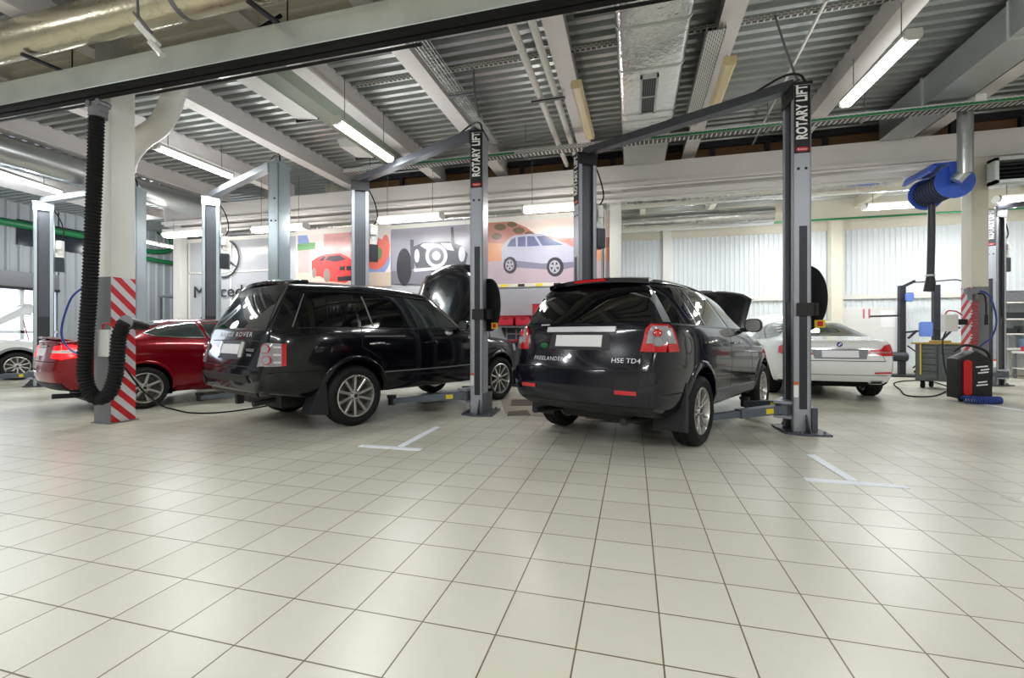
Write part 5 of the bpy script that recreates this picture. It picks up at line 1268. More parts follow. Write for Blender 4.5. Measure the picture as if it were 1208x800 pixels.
b = MB(); b.box((-0.1, -0.44, -0.196), (0.09, 0.56, -0.191)); b.build('vent_opening', M['trim_black'], vg)
b = MB()
for k in range(7): b.box((-0.095+k*0.029, -0.44, -0.21), (-0.088+k*0.029, 0.56, -0.197))
b.build('vent_slats', M['steel_grey'], vg)
# galvanised duct, right
t = thing('galvanised_duct', 'galvanised rectangular duct at the upper right', 'duct', (4.65, 6.0, 4.935))
b = MB(); b.box((-0.26, -5.0, -0.2), (0.26, 3.8, 0.22)); b.build('duct_body', M['galv'], t)
for yy in (-2.6, -0.9, 0.8, 2.5):
    b = MB(); b.box((-0.285, yy-0.02, -0.225), (0.285, yy+0.02, -0.2)); b.box((-0.285, yy-0.02, -0.2), (-0.26, yy+0.02, 0.24)); b.box((0.26, yy-0.02, -0.2), (0.285, yy+0.02, 0.24)); b.build('flange', M['galv_dull'], t)
# ducts behind the big beam
tag(MB().cyl((-0.6, 11.2, 4.36), (7.2, 11.2, 4.36), 0.2, 28).build('hanging_round_duct', M['foil'], smooth=40), 'upper round foil duct behind the big beam', 'duct')
tag(MB().cyl((-0.3, 11.9, 3.98), (3.2, 11.9, 3.98), 0.22, 28).build('hanging_round_duct', M['foil'], smooth=40), 'lower torn foil duct behind the big beam', 'duct')
tag(MB().tube([Vector((-0.4, 14.8, 4.45)), Vector((13, 14.8, 4.45))], 0.03, 8).build('hanging_green_pipe', M['green_pipe']), 'thin green pipe below the rear bay ceiling', 'pipe')
tag(MB().cyl((-12.4, 10.75, 4.12), (-0.7, 10.75, 4.12), 0.16, 24).build('hanging_round_duct', M['foil'], smooth=40), 'foil duct above the poster partition', 'duct')
tag(MB().tube([Vector((-12, 9.75, 3.98)), Vector((4.72, 9.75, 3.98))], 0.035, 10).build('hanging_white_pipe', M['white_paint']), 'white pipe along the underside of the big beam, left of the blue reel', 'pipe')
tag(MB().tube([Vector((6.12, 9.8, 3.98)), Vector((12.5, 9.8, 3.98))], 0.035, 10).build('hanging_white_pipe', M['white_paint']), 'white pipe at the right edge beside the vent grille', 'pipe')
# left: round duct, flat duct, green pipes on the wall
t = thing('hanging_round_duct', 'round galvanised duct running away at the upper left', 'duct', (-11.4, 7.2, 4.62))
b = MB(); b.cyl((0, -2.4, 0), (0, 6.5, 0), 0.27, 28); b.build('duct_skin', M['galv'], t, smooth=40)
for yy in (-2, 0.2, 2.4, 4.6):
    b = MB(); b.lathe([(0.272, -0.02), (0.285, -0.02), (0.285, 0.02), (0.272, 0.02)], 28, 0, Matrix.Translation((0, yy, 0)), 'Y', closed=True); b.build('duct_collar', M['galv_dull'], t)
tag(MB().box((-13.3, 4.9, 4.38), (-12.6, 9.6, 4.62)).build('hanging_flat_duct', M['beam_white']), 'flat pale duct running away at the left edge below the round duct', 'duct')
t = thing('hanging_green_pipe', 'thick green pipe on the ribbed left wall', 'pipe', (XL+0.25, 9.5, 4.55))
b = MB(); b.tube([(0, -4, 0.0), (0, 2.9, 0.0)], 0.11, 14); b.tube(bez([(0, 3.0, -0.02), (0.0, 3.7, -0.15), (0, 4.6, 0.02), (0, 4.7, 0.5), (0, 4.2, 0.7)], 6), 0.09, 12); b.tube(bez([(0, 2.6, -0.05), (0, 3.2, -0.35), (0, 4.2, -0.45), (0, 6.2, -0.45)], 6), 0.08, 12); b.build('pipe_run', M['green_pipe'], t, smooth=50)
# conduits dropping to the lift posts
def drop(pts, lb, r=0.014): return tag(MB().tube(bez(pts), r, 8).build('hanging_cable', M['steel_grey']), lb, 'cable')
A = Vector((1.9, 6.11, 4.1))
drop([at_y(914, 18, 6.3), at_y(926, 55, 6.25), at_y(938, 88, 6.2), A+Vector((0.02, 0, 0.1))], 'grey cable from the deck down to the nearest lift post')
Bp = Vector((-2.19, 6.3, 4.1))
drop([at_y(559, 78, 6.4), at_y(560, 110, 6.35), Bp+Vector((0, 0, 0.26))], 'grey cable from the deck down to the lettered post of the large black car')
tag(MB().tube([at_z(975, 0, 5.1), at_z(888, 170, 5.1)], 0.02, 8).build('conduit', M['white_paint']), 'thin pale conduit under the deck beside the nearest lift post', 'conduit')
# ================================================================ HOSE REEL AND RIGHT-HAND EQUIPMENT
rx, rz = 5.2, 3.72
t = thing('hanging_hose_reel', 'blue hose reel hanging high beside the right column', 'hose reel', (rx, 9.2, rz)); t.scale = (0.69, 0.8, 0.69)
b = MB(); b.lathe([(0.0, -0.02), (0.40, -0.02), (0.41, -0.01), (0.41, 0.012), (0.39, 0.02), (0.12, 0.02), (0.1, 0.0), (0, 0.0)], 40, 0, Matrix.Translation((0, 0, 0)), 'Y'); b.build('drum_flange', M['blue'], t, smooth=40)
b = MB(); b.lathe([(0.0, -0.02), (0.40, -0.02), (0.41, 0.012), (0, 0.02)], 40, 0, Matrix.Translation((0, 0.95, 0)), 'Y'); b.build('drum_flange', M['blue'], t, smooth=40)
pr = [(0.0, 0.03)]
yy = 0.03
while yy < 0.92: pr += [(0.30, yy), (0.335, yy+0.03), (0.335, yy+0.07), (0.30, yy+0.1)]; yy += 0.1
pr.append((0.0, yy))
b = MB(); b.lathe(pr, 36, 0, None, 'Y'); b.build('wound_hose', mat('reel_hose', (34, 42, 70), 0.6), t, smooth=50)
b = MB(); b.prism([(-0.12, -0.1), (0.06, -0.1), (0.08, 0.46), (-0.14, 0.46)], lambda u, v, q: (u, q, v), -0.06, -0.035); b.box((-0.42, -0.04, 0.42), (0.08, 1.0, 0.46)); b.prism([(-0.52, 0.3), (-0.44, 0.46), (-0.3, 0.46), (-0.46, 0.26)], lambda u, v, q: (u, q, v), 0.0, 1.0); b.build('bracket', M['blue'], t)
b = MB(); b.cyl((-0.05, -0.12, 0), (-0.05, 0.0, 0), 0.07, 18); b.build('hub', M['black'], t)
tag(MB().cyl((rx-0.02, 8.92, rz+0.02), (rx-0.02, 8.92, 4.95), 0.10, 24).cyl((rx+0.0, 8.92, rz+0.1), (rx-0.12, 8.97, rz-0.06), 0.085, 20).build('hanging_spiral_duct', M['galv'], smooth=40), 'vertical galvanised spiral duct into the blue hose reel', 'duct')
h0 = at_y(1099, 241, 9.75); h1 = at_y(1097.5, 328, 9.75)
t = thing('hanging_hose', 'straight black hose hanging from the blue reel', 'hose', h0)
P, rad = ripple([Vector((0, 0, 0)), (h1-h0)*0.5+Vector((0.005, 0, 0)), h1-h0], 0.055, 0.003, 0.03, 12); b = MB(); b.tube(P, 0.05, 12, 0, rad); b.build('ribbed_hose', M['dark_metal'], t, smooth=60)
q = h1-h0; b = MB(); b.tube([q+Vector((0, 0, 0.02)), q-Vector((0, 0, 0.08)), q-Vector((0.02, 0, 0.24))], 0.1, 16, 0, [0.058, 0.075, 0.08]); b.build('nozzle', M['black'], t, smooth=50)
b = MB(); b.lathe([(0.058, 0.03), (0.07, 0.03), (0.07, 0.06), (0.058, 0.06)], 18, 0, Matrix.Translation(q), 'Z', closed=True); b.build('hose_clamp', M['galv'], t)
# vent grille
p0 = at_y(1171, 217, 9.55); p1 = at_y(1262, 180, 9.55)
t = thing('vent_grille', 'louvred ventilation grille high at the right edge', 'vent', (p0.x, 9.55, p0.z)); w_, h_ = p1.x-p0.x, p1.z-p0.z
b = MB(); 
for r_ in ((0, 0, w_, 0.05), (0, h_-0.05, w_, h_), (0, 0, 0.06, h_), (w_-0.06, 0, w_, h_)): b.box((r_[0], -0.05, r_[1]), (r_[2], 0.13, r_[3]))
b.build('frame', M['galv_dull'], t); b = MB(); b.box((0.05, 0.115, 0.05), (w_-0.05, 0.13, h_-0.05)); b.build('opening', M['trim_black'], t)
for k in range(5): MB().bar((0.06, 0.06, 0.07+k*(h_-0.12)/4.6), (w_-0.06, 0.06, 0.07+k*(h_-0.12)/4.6), 0.10, 0.012, up=(0, -0.5, 0.85)).build('louvre', M['dark_metal'], t)

# tool trolley
a0 = at_z(1079, 457.5, 0); a1 = at_z(1120, 461, 0); d = (a1-a0); yaw = math.atan2(d.y, d.x); W = 0.80
t = thing('tool_trolley', 'grey two-column drawer trolley with a wooden top', 'tool trolley', a0, yaw)
Dp, z0, z1 = 0.55, 0.17, 0.95
b = MB(); b.box((0, 0.02, z0), (W, Dp, z1)); b.build('cabinet', M['cabinet_grey'], t, bevel=0.006)
b = MB(); b.box((-0.05, -0.04, z1), (W+0.12, Dp+0.03, z1+0.035)); b.build('worktop', M['wood'], t)
def drawers(x0, x1, hs):
    z = z1-0.03
    for hh in hs:
        b = MB(); b.box((x0, -0.006, z-hh+0.012), (x1, 0.02, z)); dr_ = b.build('drawer', M['cabinet_grey'], t, bevel=0.004)
        b = MB(); b.box((x0+0.03, -0.022, z-0.03), (x1-0.03, -0.006, z-0.012)); b.build('handle', M['steel_grey'], dr_); z -= hh
drawers(0.03, 0.37, [0.09, 0.09, 0.09, 0.14, 0.14, 0.17]); drawers(0.41, W-0.03, [0.09, 0.09, 0.12, 0.42])
for xx in (0.1, W-0.1):
    for yy in (0.1, Dp-0.08):
        b = MB(); b.cyl((xx-0.02, yy, 0.065), (xx+0.02, yy, 0.065), 0.065, 16); b.box((xx-0.03, yy-0.03, 0.08), (xx+0.03, yy+0.03, z0)); b.build('castor', M['rubber'], t)
MB().box((0.10, -0.028, 0.3), (0.125, -0.024, z1+0.03)).build('yellow_strap', M['yellow'], t)
b = MB(); b.box((W+0.004, 0.0, 0.25), (W+0.16, 0.4, 0.95)); b.build('side_locker', M['black'], t, bevel=0.01)
fm = a0 + Vector((math.cos(yaw), math.sin(yaw), 0))*0.3 + Vector((-math.sin(yaw), math.cos(yaw), 0))*0.25
tag(MB().prism([(-0.2, -0.08), (0.18, -0.1), (0.22, 0.05), (-0.1, 0.12)], lambda u, v, q_: (fm.x+u, fm.y+v, 0.985+q_), 0.0, 0.045).build('folded_cloth', M['wood'], bevel=0.01), 'crumpled brown cloth on the wooden trolley top', 'cloth')
# diagnostic machine, black and red
v0 = at_f(1129, 395, 7.70); v1 = at_f(1171, 395, 7.60); v0.z = v1.z = 0; d = v1-v0; yaw2 = math.atan2(d.y, d.x)
t = thing('service_machine', 'black and red wheeled service machine in front of the right column', 'service machine', v0, yaw2); Wm = d.length
b = MB(); pf = [(0.02, 0.06), (Wm, 0.06), (Wm, 0.62), (Wm-0.05, 0.76), (Wm-0.2, 0.86), (0.3, 0.88), (0.02, 0.74)]
b.prism(pf, lambda u, v, q_: (u, q_, v), 0.0, 0.28); b.build('casing', M['black'], t, bevel=0.015)
b = MB(); b.prism(rrect(0.08, 0.12, 0.2, 0.72, 0.05), lambda u, v, q_: (u, q_, v), -0.03, 0.0); b.build('red_panel', M['red_plastic'], t, bevel=0.006)
for k, (u0, u1, vv) in enumerate(((0.27, 0.44, 0.60), (0.34, 0.46, 0.55), (0.30, 0.45, 0.50), (0.30, 0.43, 0.34), (0.28, 0.44, 0.29))):
    MB().bar((u0, -0.003, vv), (u1, -0.003, vv+0.02), 0.006, 0.022).build('printed_mark', M['sticker_white'], t)
b = MB(); b.tube(bez([(Wm-0.5, 0.1, 0.86), (Wm-0.35, 0.05, 0.97), (Wm-0.05, 0.05, 0.86), (Wm+0.01, 0.05, 0.6), (Wm+0.0, 0.04, 0.3)]), 0.022, 8); b.build('push_handle', M['black'], t)
for xx in (0.12, Wm-0.12): 
    b = MB(); b.cyl((xx-0.025, 0.08, 0.05), (xx+0.025, 0.08, 0.05), 0.05, 14); b.build('castor', M['rubber'], t)
# coiled blue-black hose at its foot
cp = []
c0 = v0 + Vector((-0.0, -0.16, 0.07))
for k in range(15*12):
    s_ = k/(15*12.0); a = 2*PI*k/12
    base = c0 + Vector((d.x*s_*1.02, d.y*s_*1.02-0.06*math.sin(PI*s_), 0))
    cp.append(base + Vector((0, 0.055*math.cos(a), 0.0+0.055*math.sin(a))))
tag(MB().tube(cp, 0.012, 6).build('coiled_hose', M['blue_hose'], smooth=60), 'dark blue coiled air hose on the floor at the service machine', 'hose')
# control unit with red handle, column side
c = at_f(1120, 380, 8.15)
t = thing('hanging_control_box', 'white control box with a red cable left of the right column', 'control box', c)
b = MB(); b.box((-0.10, -0.07, -0.17), (0.10, 0.07, 0.14)); b.build('casing', M['white_plastic'], t, bevel=0.02)
b = MB(); b.tube(bez([(-0.06, 0, 0.14), (-0.02, 0, 0.2), (0.1, 0, 0.19), (0.2, 0.02, 0.12)]), 0.012, 8); b.build('red_cable', M['red_plastic'], t)
b = MB(); b.box((0.10, -0.02, -0.05), (0.26, 0.02, 0.05)); b.build('mounting_arm', M['black'], t)
b = MB(); b.tube(bez([(-0.05, 0, -0.17), (-0.1, 0, -0.35), (-0.09, -0.02, -0.75), (-0.06, -0.1, -1.1)]), 0.012, 8); b.build('cable', M['black'], t)
# air unit and hoses on the column
c = Vector((5.80, 9.78, 1.92))
t = thing('hanging_air_unit', 'air filter unit with black and blue hoses on the right column', 'air unit', c)
b = MB(); b.box((-0.12, -0.05, -0.06), (0.1, 0.04, 0.05)); b.cyl((-0.07, -0.03, -0.16), (-0.07, -0.03, -0.05), 0.035, 14); b.cyl((0.03, -0.03, -0.14), (0.03, -0.03, -0.05), 0.03, 14); b.build('filter_body', M['steel_grey'], t)
b = MB(); b.tube(bez([(0.06, -0.05, 0.0), (0.18, -0.08, -0.1), (0.26, -0.1, -0.5), (0.2, -0.1, -0.8), (0.06, -0.12, -0.93), (-0.02, -0.16, -0.99)]), 0.014, 8); b.build('blue_hose', M['blue_hose'], t)
b = MB(); b.tube(bez([(0.02, -0.06, -0.05), (0.1, -0.1, -0.1), (0.12, -0.1, -0.45)]), 0.014, 8); b.cyl((0.12, -0.1, -0.6), (0.12, -0.1, -0.42), 0.025, 10); b.build('black_hose', M['black'], t)
zz = []
for k in range(150):
    s_ = k/149.0; zz.append((-0.07+0.05*math.cos(k*2*PI/10), -0.14+0.05*math.sin(k*2*PI/10), -0.2-0.78*s_))
b = MB(); b.tube(zz, 0.007, 6); b.build('coiled_hose', M['red_plastic'], t)
# floor cable loop
pp = [at_z(x, y, 0.014) for x, y in ((1118, 456), (1098, 450), (1075, 449), (1055, 452), (1062, 460), (1068, 466), (1085, 468), (1103, 467), (1116, 462))]
tag(MB().tube(bez(pp, 8), 0.013, 8).build('floor_cable', M['rubber']), 'black cable looping on the floor in front of the tool trolley', 'cable')

# wheel alignment stand by the rear wall
b0 = at_y(1064, 395, 14.75)
t = thing('alignment_stand', 'dark two-post stand with blue clamps near the rear wall', 'workshop stand', (b0.x, b0.y, 0))
b = MB(); b.box((-0.35, -0.25, 0), (1.25, 0.3, 0.06)); b.build('base', M['dark_metal'], t)
for xx in (0.0, 0.78): MB().box((xx-0.07, -0.05, 0.06), (xx+0.07, 0.08, 2.5)).build('post', M['dark_metal'], t)
b = MB(); b.bar((-0.02, 0, 2.45), (0.3, 0, 2.62), 0.05, 0.07); b.tube(bez([(0.2, 0, 2.58), (0.8, 0, 2.60), (1.25, 0, 2.62), (1.45, 0, 2.5)]), 0.018, 8); b.build('top_arm', M['dark_metal'], t)
b = MB(); b.bar((0.05, -0.08, 1.22), (1.25, -0.08, 1.34), 0.05, 0.05); b.bar((0.1, -0.08, 1.05), (0.3, -0.08, 1.26), 0.04, 0.05); b.bar((0.85, -0.08, 1.0), (1.1, -0.08, 1.3), 0.04, 0.05); b.build('cross_arm', M['dark_metal'], t)
for (x0, z0_, x1, z1_) in ((0.02, 2.05, 0.2, 2.3), (0.33, 1.1, 0.62, 1.5), (0.8, 0.85, 1.05, 0.98)):
    MB().prism(rrect(x0, z0_, x1, z1_, 0.05), lambda u, v, q_: (u, q_, v), -0.16, -0.1).build('blue_clamp', mat('clamp_blue', (104, 132, 205), 0.45), t, bevel=0.01)
MB().cyl((-0.6, -0.1, 0.55), (0.05, -0.1, 0.55), 0.13, 18).build('roller', M['dark_metal'], t); MB().bar((-0.75, 0, 1.66), (0.0, 0, 1.68), 0.03, 0.05).build('side_arm', M['dark_metal'], t)
b = MB(); b.bar((0.1, -0.05, 0.85), (0.5, -0.1, 0.5), 0.03, 0.03); b.bar((0.5, -0.1, 0.5), (0.2, -0.1, 0.25), 0.03, 0.03); b.cyl((0.25, -0.12, 0.12), (0.45, -0.12, 0.3), 0.06, 10); b.build('foot_pedal', M['black'], t)
# white boards on the rear wall
p0 = at_y(992, 415, 15.7); p1 = at_y(1056, 362, 15.7)
t = thing('hanging_whiteboard', 'large white panel on the rear wall beside the white saloon', 'board', ((p0.x+p1.x)/2, 15.7, (p0.z+p1.z)/2)); hx, hz = (p1.x-p0.x)/2, (p1.z-p0.z)/2
b = MB(); b.box((-hx, -0.03, -hz), (hx, 0.0, hz)); b.build('panel', M['white_plastic'], t, bevel=0.006)
MB().box((hx*0.45, -0.036, hz*0.1), (hx*0.98, -0.03, hz*0.85)).build('paper_sheet', M['sticker_white'], t)
for k in range(2): MB().box((-hx*0.2+k*0.14, -0.034, hz*0.5), (-hx*0.2+k*0.14+0.05, -0.03, hz*0.92)).build('red_print', mat('red_print', (200, 120, 130), 0.5), t)
# shelving at the right edge
s0 = at_y(1182, 395, 14.95); s0.z = 0
t = thing('shelving_unit', 'white metal shelving with grey crates at the right edge', 'shelving', (s0.x+0.1, s0.y+0.25, 0))
for xx in (0.0, 2.4):
    for yy in (0.0, 0.5): MB().box((xx-0.025, yy-0.025, 0), (xx+0.025, yy+0.025, 2.3)).build('upright', M['white_paint'], t)
for zz_ in (0.75, 1.15, 1.55, 2.0): MB().box((-0.05, -0.03, zz_), (2.45, 0.53, zz_+0.04)).build('shelf', M['white_paint'], t)
k = 0
for zz_, items in ((2.04, ((0.15, 0.45, 0.3, 'grey'), (0.75, 0.5, 0.28, 'grey'))), (1.59, ((0.15, 0.6, 0.16, 'dark'), (0.9, 0.5, 0.2, 'grey'), (1.5, 0.5, 0.25, 'grey'))), (1.19, ((0.1, 0.35, 0.14, 'dark'), (0.6, 0.5, 0.2, 'grey')))):
    for x_, w__, h__, c_ in items:
        lb = {2.04: 'top', 1.59: 'middle', 1.19: 'lower'}[zz_]
        t2 = thing('storage_crate', '%s crate on the %s shelf of the white shelving, %s' % ('dark' if c_ == 'dark' else 'grey', lb, ('first from the lift post', 'second from the lift post', 'third from the lift post')[items.index((x_, w__, h__, c_))]), 'crate', (s0.x+0.1+x_+w__/2, s0.y+0.5, zz_+0.002), 0, 'crates on the white shelving')
        m_ = M['steel_grey' if c_ == 'grey' else 'dark_metal']
        b = MB(); b.box((-w__/2, -0.2, 0.0), (w__/2, 0.2, 0.02)); b.box((-w__/2, -0.2, 0), (-w__/2+0.02, 0.2, h__)); b.box((w__/2-0.02, -0.2, 0), (w__/2, 0.2, h__)); b.box((-w__/2, -0.2, 0), (w__/2, -0.18, h__)); b.box((-w__/2, 0.18, 0), (w__/2, 0.2, h__)); b.build('crate_body', m_, t2)
        b = MB(); b.box((-w__/2-0.01, -0.21, h__-0.03), (w__/2+0.01, -0.2, h__)); b.build('crate_rim', m_, t2)
for k, (x_, lb) in enumerate(((0.75, 'pale blue canister on the lowest shelf, nearer the lift post'), (1.0, 'pale blue canister on the lowest shelf, nearer the picture edge'))):
    b = MB(); b.box((-0.1, -0.1, 0), (0.1, 0.1, 0.26)); b.cyl((0, 0, 0.26), (0, 0, 0.31), 0.04, 12); tag(b.build('canister', mat('pale_blue', (150, 180, 220), 0.4), bevel=0.015), lb, 'canister', 'canisters on the shelving').location = (s0.x+0.1+x_, s0.y+0.5, 0.792)
t = thing('workbench', 'white bench frame below the shelving with a castor', 'bench', (s0.x+0.3, s0.y-0.35, 0))
b = MB(); b.box((0, 0, 0.66), (2.0, 0.5, 0.72)); b.box((0, 0, 0.25), (2.0, 0.5, 0.28)); b.build('bench_top', M['white_paint'], t)
for xx in (0.04, 1.9):
    for yy in (0.04, 0.46): MB().box((xx-0.03, yy-0.03, 0.1), (xx+0.03, yy+0.03, 0.66)).cyl((xx-0.02, yy, 0.06), (xx+0.02, yy, 0.06), 0.06, 14).build('leg', M['steel_grey'], t)
tag(MB().box((-0.09, -0.06, 0), (0.09, 0.06, 0.12)).build('red_case', M['red_plastic'], bevel=0.015), 'small red case on the white bench', 'case').location = (s0.x+0.42, s0.y-0.15, 0.72)

# ================================================================ LEFT COLUMN FITTINGS
c = at_f(120, 405, 5.62)
t = thing('hanging_control_box', 'white control box with a red cable on the striped left column', 'control box', (c.x, 4.19, c.z))
b = MB(); b.box((-0.10, -0.07, -0.17), (0.09, 0.07, 0.17)); b.build('casing', M['white_plastic'], t, bevel=0.012)
b = MB(); b.tube(bez([(-0.07, -0.03, 0.17), (-0.05, -0.03, 0.24), (0.05, -0.03, 0.24), (0.1, 0.0, 0.17)]), 0.011, 8); b.build('red_cable', M['red_plastic'], t)
b = MB(); b.tube(bez([(0.06, -0.05, -0.17), (0.14, -0.04, -0.35), (0.2, -0.02, -0.2)]), 0.01, 8); b.build('cable', M['black'], t)
pp = [at_f(100, 338, 5.95), at_f(84, 352, 5.95), at_f(73, 385, 5.95), at_f(76, 405, 5.95), at_f(92, 418, 5.9), at_f(110, 420, 5.85)]
tag(MB().tube(bez(pp, 8), 0.012, 8).build('hanging_air_hose', M['blue_hose']), 'thin blue air hose hanging in an arc behind the ribbed hose', 'hose')
pp = [at_f(143, 428, 5.75), at_f(152, 440, 5.65), at_f(166, 458, 5.9), at_f(180, 471, 6.4), at_z(192, 479, 0.03), at_z(205, 483, 0.012), at_z(225, 487, 0.012), at_z(255, 487, 0.012), at_z(290, 483, 0.012), at_z(330, 476, 0.012)]
tag(MB().tube(bez(pp, 8), 0.011, 8).build('floor_cable', M['rubber']), 'black cable from the striped column across the floor to the large black car', 'cable')
tag(MB().tube(bez([Vector((PXW-0.05, 4.26, 3.2)), Vector((PXW-0.06, 4.25, 2.6)), Vector((PXW-0.1, 4.24, 2.1)), Vector((PXW-0.08, 4.24, 1.95))]), 0.012, 8).build('hanging_cable', M['white_plastic']), 'pale cable down the front of the left column', 'cable')
# staircase far left
t = thing('staircase', 'grey steel staircase in the dark corner beyond the pale lift', 'staircase', (-14.3, 13.3, 0))
n = 11
for s_ in (-0.45, 0.45): MB().bar((-1.6, s_, 2.6), (1.1, s_, 0.1), 0.05, 0.22).build('stringer', M['steel_grey'], t)
for k in range(n): MB().box((-1.55+k*0.24, -0.43, 2.48-k*0.222), (-1.30+k*0.24, 0.43, 2.51-k*0.222)).build('tread', M['steel_grey'], t)
for s_ in (-0.45, 0.45):
    b = MB(); b.bar((-1.6, s_, 3.6), (1.1, s_, 1.1), 0.045, 0.045); b.bar((-1.6, s_, 3.15), (1.1, s_, 0.65), 0.03, 0.03)
    for q in (0, 0.5, 1): b.bar((-1.6+2.7*q, s_, 2.6-2.5*q), (-1.6+2.7*q, s_, 3.6-2.5*q), 0.045, 0.045)
    b.build('handrail', M['galv_dull'], t)
b = MB(); b.box((-2.8, -0.5, 2.55), (-1.6, 0.5, 2.62)); b.build('landing', M['steel_grey'], t)
for yy in (-0.45, 0.45): MB().box((-2.75, yy-0.04, 0), (-2.67, yy+0.04, 2.55)).build('landing_leg', M['steel_grey'], t)
# ================================================================ BANNERS ON THE PARTITION
YS = YP-0.025
def flat(name, pix, m, parent, lay):
    """Flat printed shape given by its outline on the partition plane (drawn 2 mm proud per layer)."""
    q = [at_y(x, y, YS) for x, y in pix]
    return MB().prism([(p.x-parent.location.x, p.z-parent.location.z) for p in q], lambda u, v, e: (u, e, v), -0.002*lay, -0.002*lay+0.0015).build(name, m, parent)
def fig(name, polys, m, parent, lay):
    for k, pix in enumerate(polys): flat(name, pix, m, parent, lay+0.12*k)
def ell(cx, cy, rx_, ry_, n=24): return [(cx+rx_*math.cos(2*PI*k/n), cy+ry_*math.sin(2*PI*k/n)) for k in range(n)]
def pm(n, c, r=0.25, v=0.06, s=6): return mat(n, c, r, vary=v, scale=s)
def poster(label, x0, x1, yt0, yt1, yb0, yb1):
    p0 = at_y(x0, yt0, YS); p1 = at_y(x1, yb1, YS)
    t = thing('poster', label, 'poster', ((p0.x+p1.x)/2, YS, (p0.z+p1.z)/2), 0, 'large car posters on the partition')
    return t
# silver car poster
t = poster('large poster of a silver car before a red hill', 566, 719, 260, 250, 336, 332)
flat('sheet', [(566, 258), (719, 247), (719, 334), (566, 336)], pm('print_sky', (240, 222, 214), v=0.03), t, 1)
flat('printed_hill', [(566, 263), (580, 262), (592, 259), (606, 262), (620, 268), (632, 276), (660, 281), (719, 280), (719, 300), (566, 303)], pm('print_hill', (190, 128, 114), v=0.2, s=14), t, 2)
fig('printed_bushes', [ell(590, 268, 7, 4), ell(604, 265, 6, 3), ell(612, 272, 7, 4), ell(586, 279, 6, 4), ell(624, 276, 5, 3)], pm('print_bush', (116, 100, 76), v=0.2), t, 3)
flat('printed_grass', [(566, 286), (600, 288), (719, 292), (719, 312), (566, 310)], pm('print_grass', (214, 150, 112), v=0.12, s=10), t, 3)
flat('printed_road', [(566, 309), (640, 306), (719, 308), (719, 334), (566, 336)], pm('print_road', (186, 166, 176), v=0.05), t, 4)
flat('printed_car', [(592, 297), (593, 290), (599, 283), (606, 278), (625, 276), (640, 276), (652, 283), (668, 287), (676, 292), (679, 302), (678, 313), (664, 317), (600, 314), (592, 308)], pm('print_silver', (180, 178, 196), v=0.06), t, 5)
flat('printed_sill', [(594, 306), (640, 311), (678, 309), (678, 315), (660, 319), (600, 315)], pm('print_sill', (126, 122, 140)), t, 6)
fig('printed_windows', [[(598, 291), (603, 283), (608, 280), (609, 291)], [(611, 291), (611, 280), (620, 279), (620, 291)], [(622, 291), (622, 279), (630, 279), (637, 290)], [(640, 290), (633, 279), (643, 278), (656, 285), (664, 289)]], pm('print_window', (104, 108, 140), v=0.2), t, 6)
M['print_tyre_'] = pm('print_tyre', (62, 56, 64))
for q in ((602, 313, 8, 10), (655, 315, 10, 11.5)): flat('printed_tyre', ell(*q), M['print_tyre_'], t, 7)
for k, (cx_, cy_, a_, b_) in enumerate(((601.5, 313, 5, 6.6), (654.5, 315, 6.4, 7.8))):
    flat('printed_rim', ell(cx_, cy_, a_, b_), pm('print_rim', (172, 168, 180)), t, 8)
    for q in range(5):
        an = 2*PI*q/5+0.3; c_, s__ = math.cos(an), math.sin(an)
        flat('printed_gap', [(cx_+a_*0.25*c_, cy_+b_*0.25*s__), (cx_+a_*0.8*math.cos(an-0.32), cy_+b_*0.8*math.sin(an-0.32)), (cx_+a_*0.8*math.cos(an+0.32), cy_+b_*0.8*math.sin(an+0.32))], M['print_tyre_'], t, 9)
# chassis poster
t = poster('grey poster of a car chassis with a wheel and differential', 462, 562, 265, 259, 335, 334)
flat('sheet', [(462, 264), (562, 257.5), (562, 337), (462, 335)], pm('print_grey', (158, 156, 168), v=0.15, s=2), t, 1)
flat('printed_floor', [(462, 320), (562, 318), (562, 337), (462, 335)], pm('print_floor', (126, 124, 134)), t, 2)
flat('printed_tyre', ell(477, 315, 9, 22), pm('print_tyre_dark', (58, 58, 64), v=0.2, s=20), t, 3)
fig('printed_frame', [[(486, 292), (500, 286), (530, 285), (545, 290), (552, 300), (548, 318), (520, 322), (492, 318), (486, 304)], [(484, 283), (488, 283), (489, 318), (485, 318)], [(532, 268), (535, 268), (537, 300), (533, 300)]], pm('print_frame', (96, 96, 104), v=0.25, s=16), t, 4)
fig('printed_metal', [ell(515, 302, 13, 14), [(496, 290), (500, 287), (512, 287), (504, 295)], [(520, 287), (532, 287), (536, 296), (528, 295)], [(488, 317), (545, 313), (546, 316), (489, 321)], ell(545, 300, 4, 9), ell(492, 302, 3, 8)], pm('print_metal', (206, 206, 212), v=0.15, s=30), t, 5)
fig('printed_hub', [ell(515, 302, 9, 10)], pm('print_hub', (120, 120, 128), v=0.2), t, 6); fig('printed_bore', [ell(515, 302, 5, 5.5)], pm('print_bore', (196, 196, 204)), t, 7)
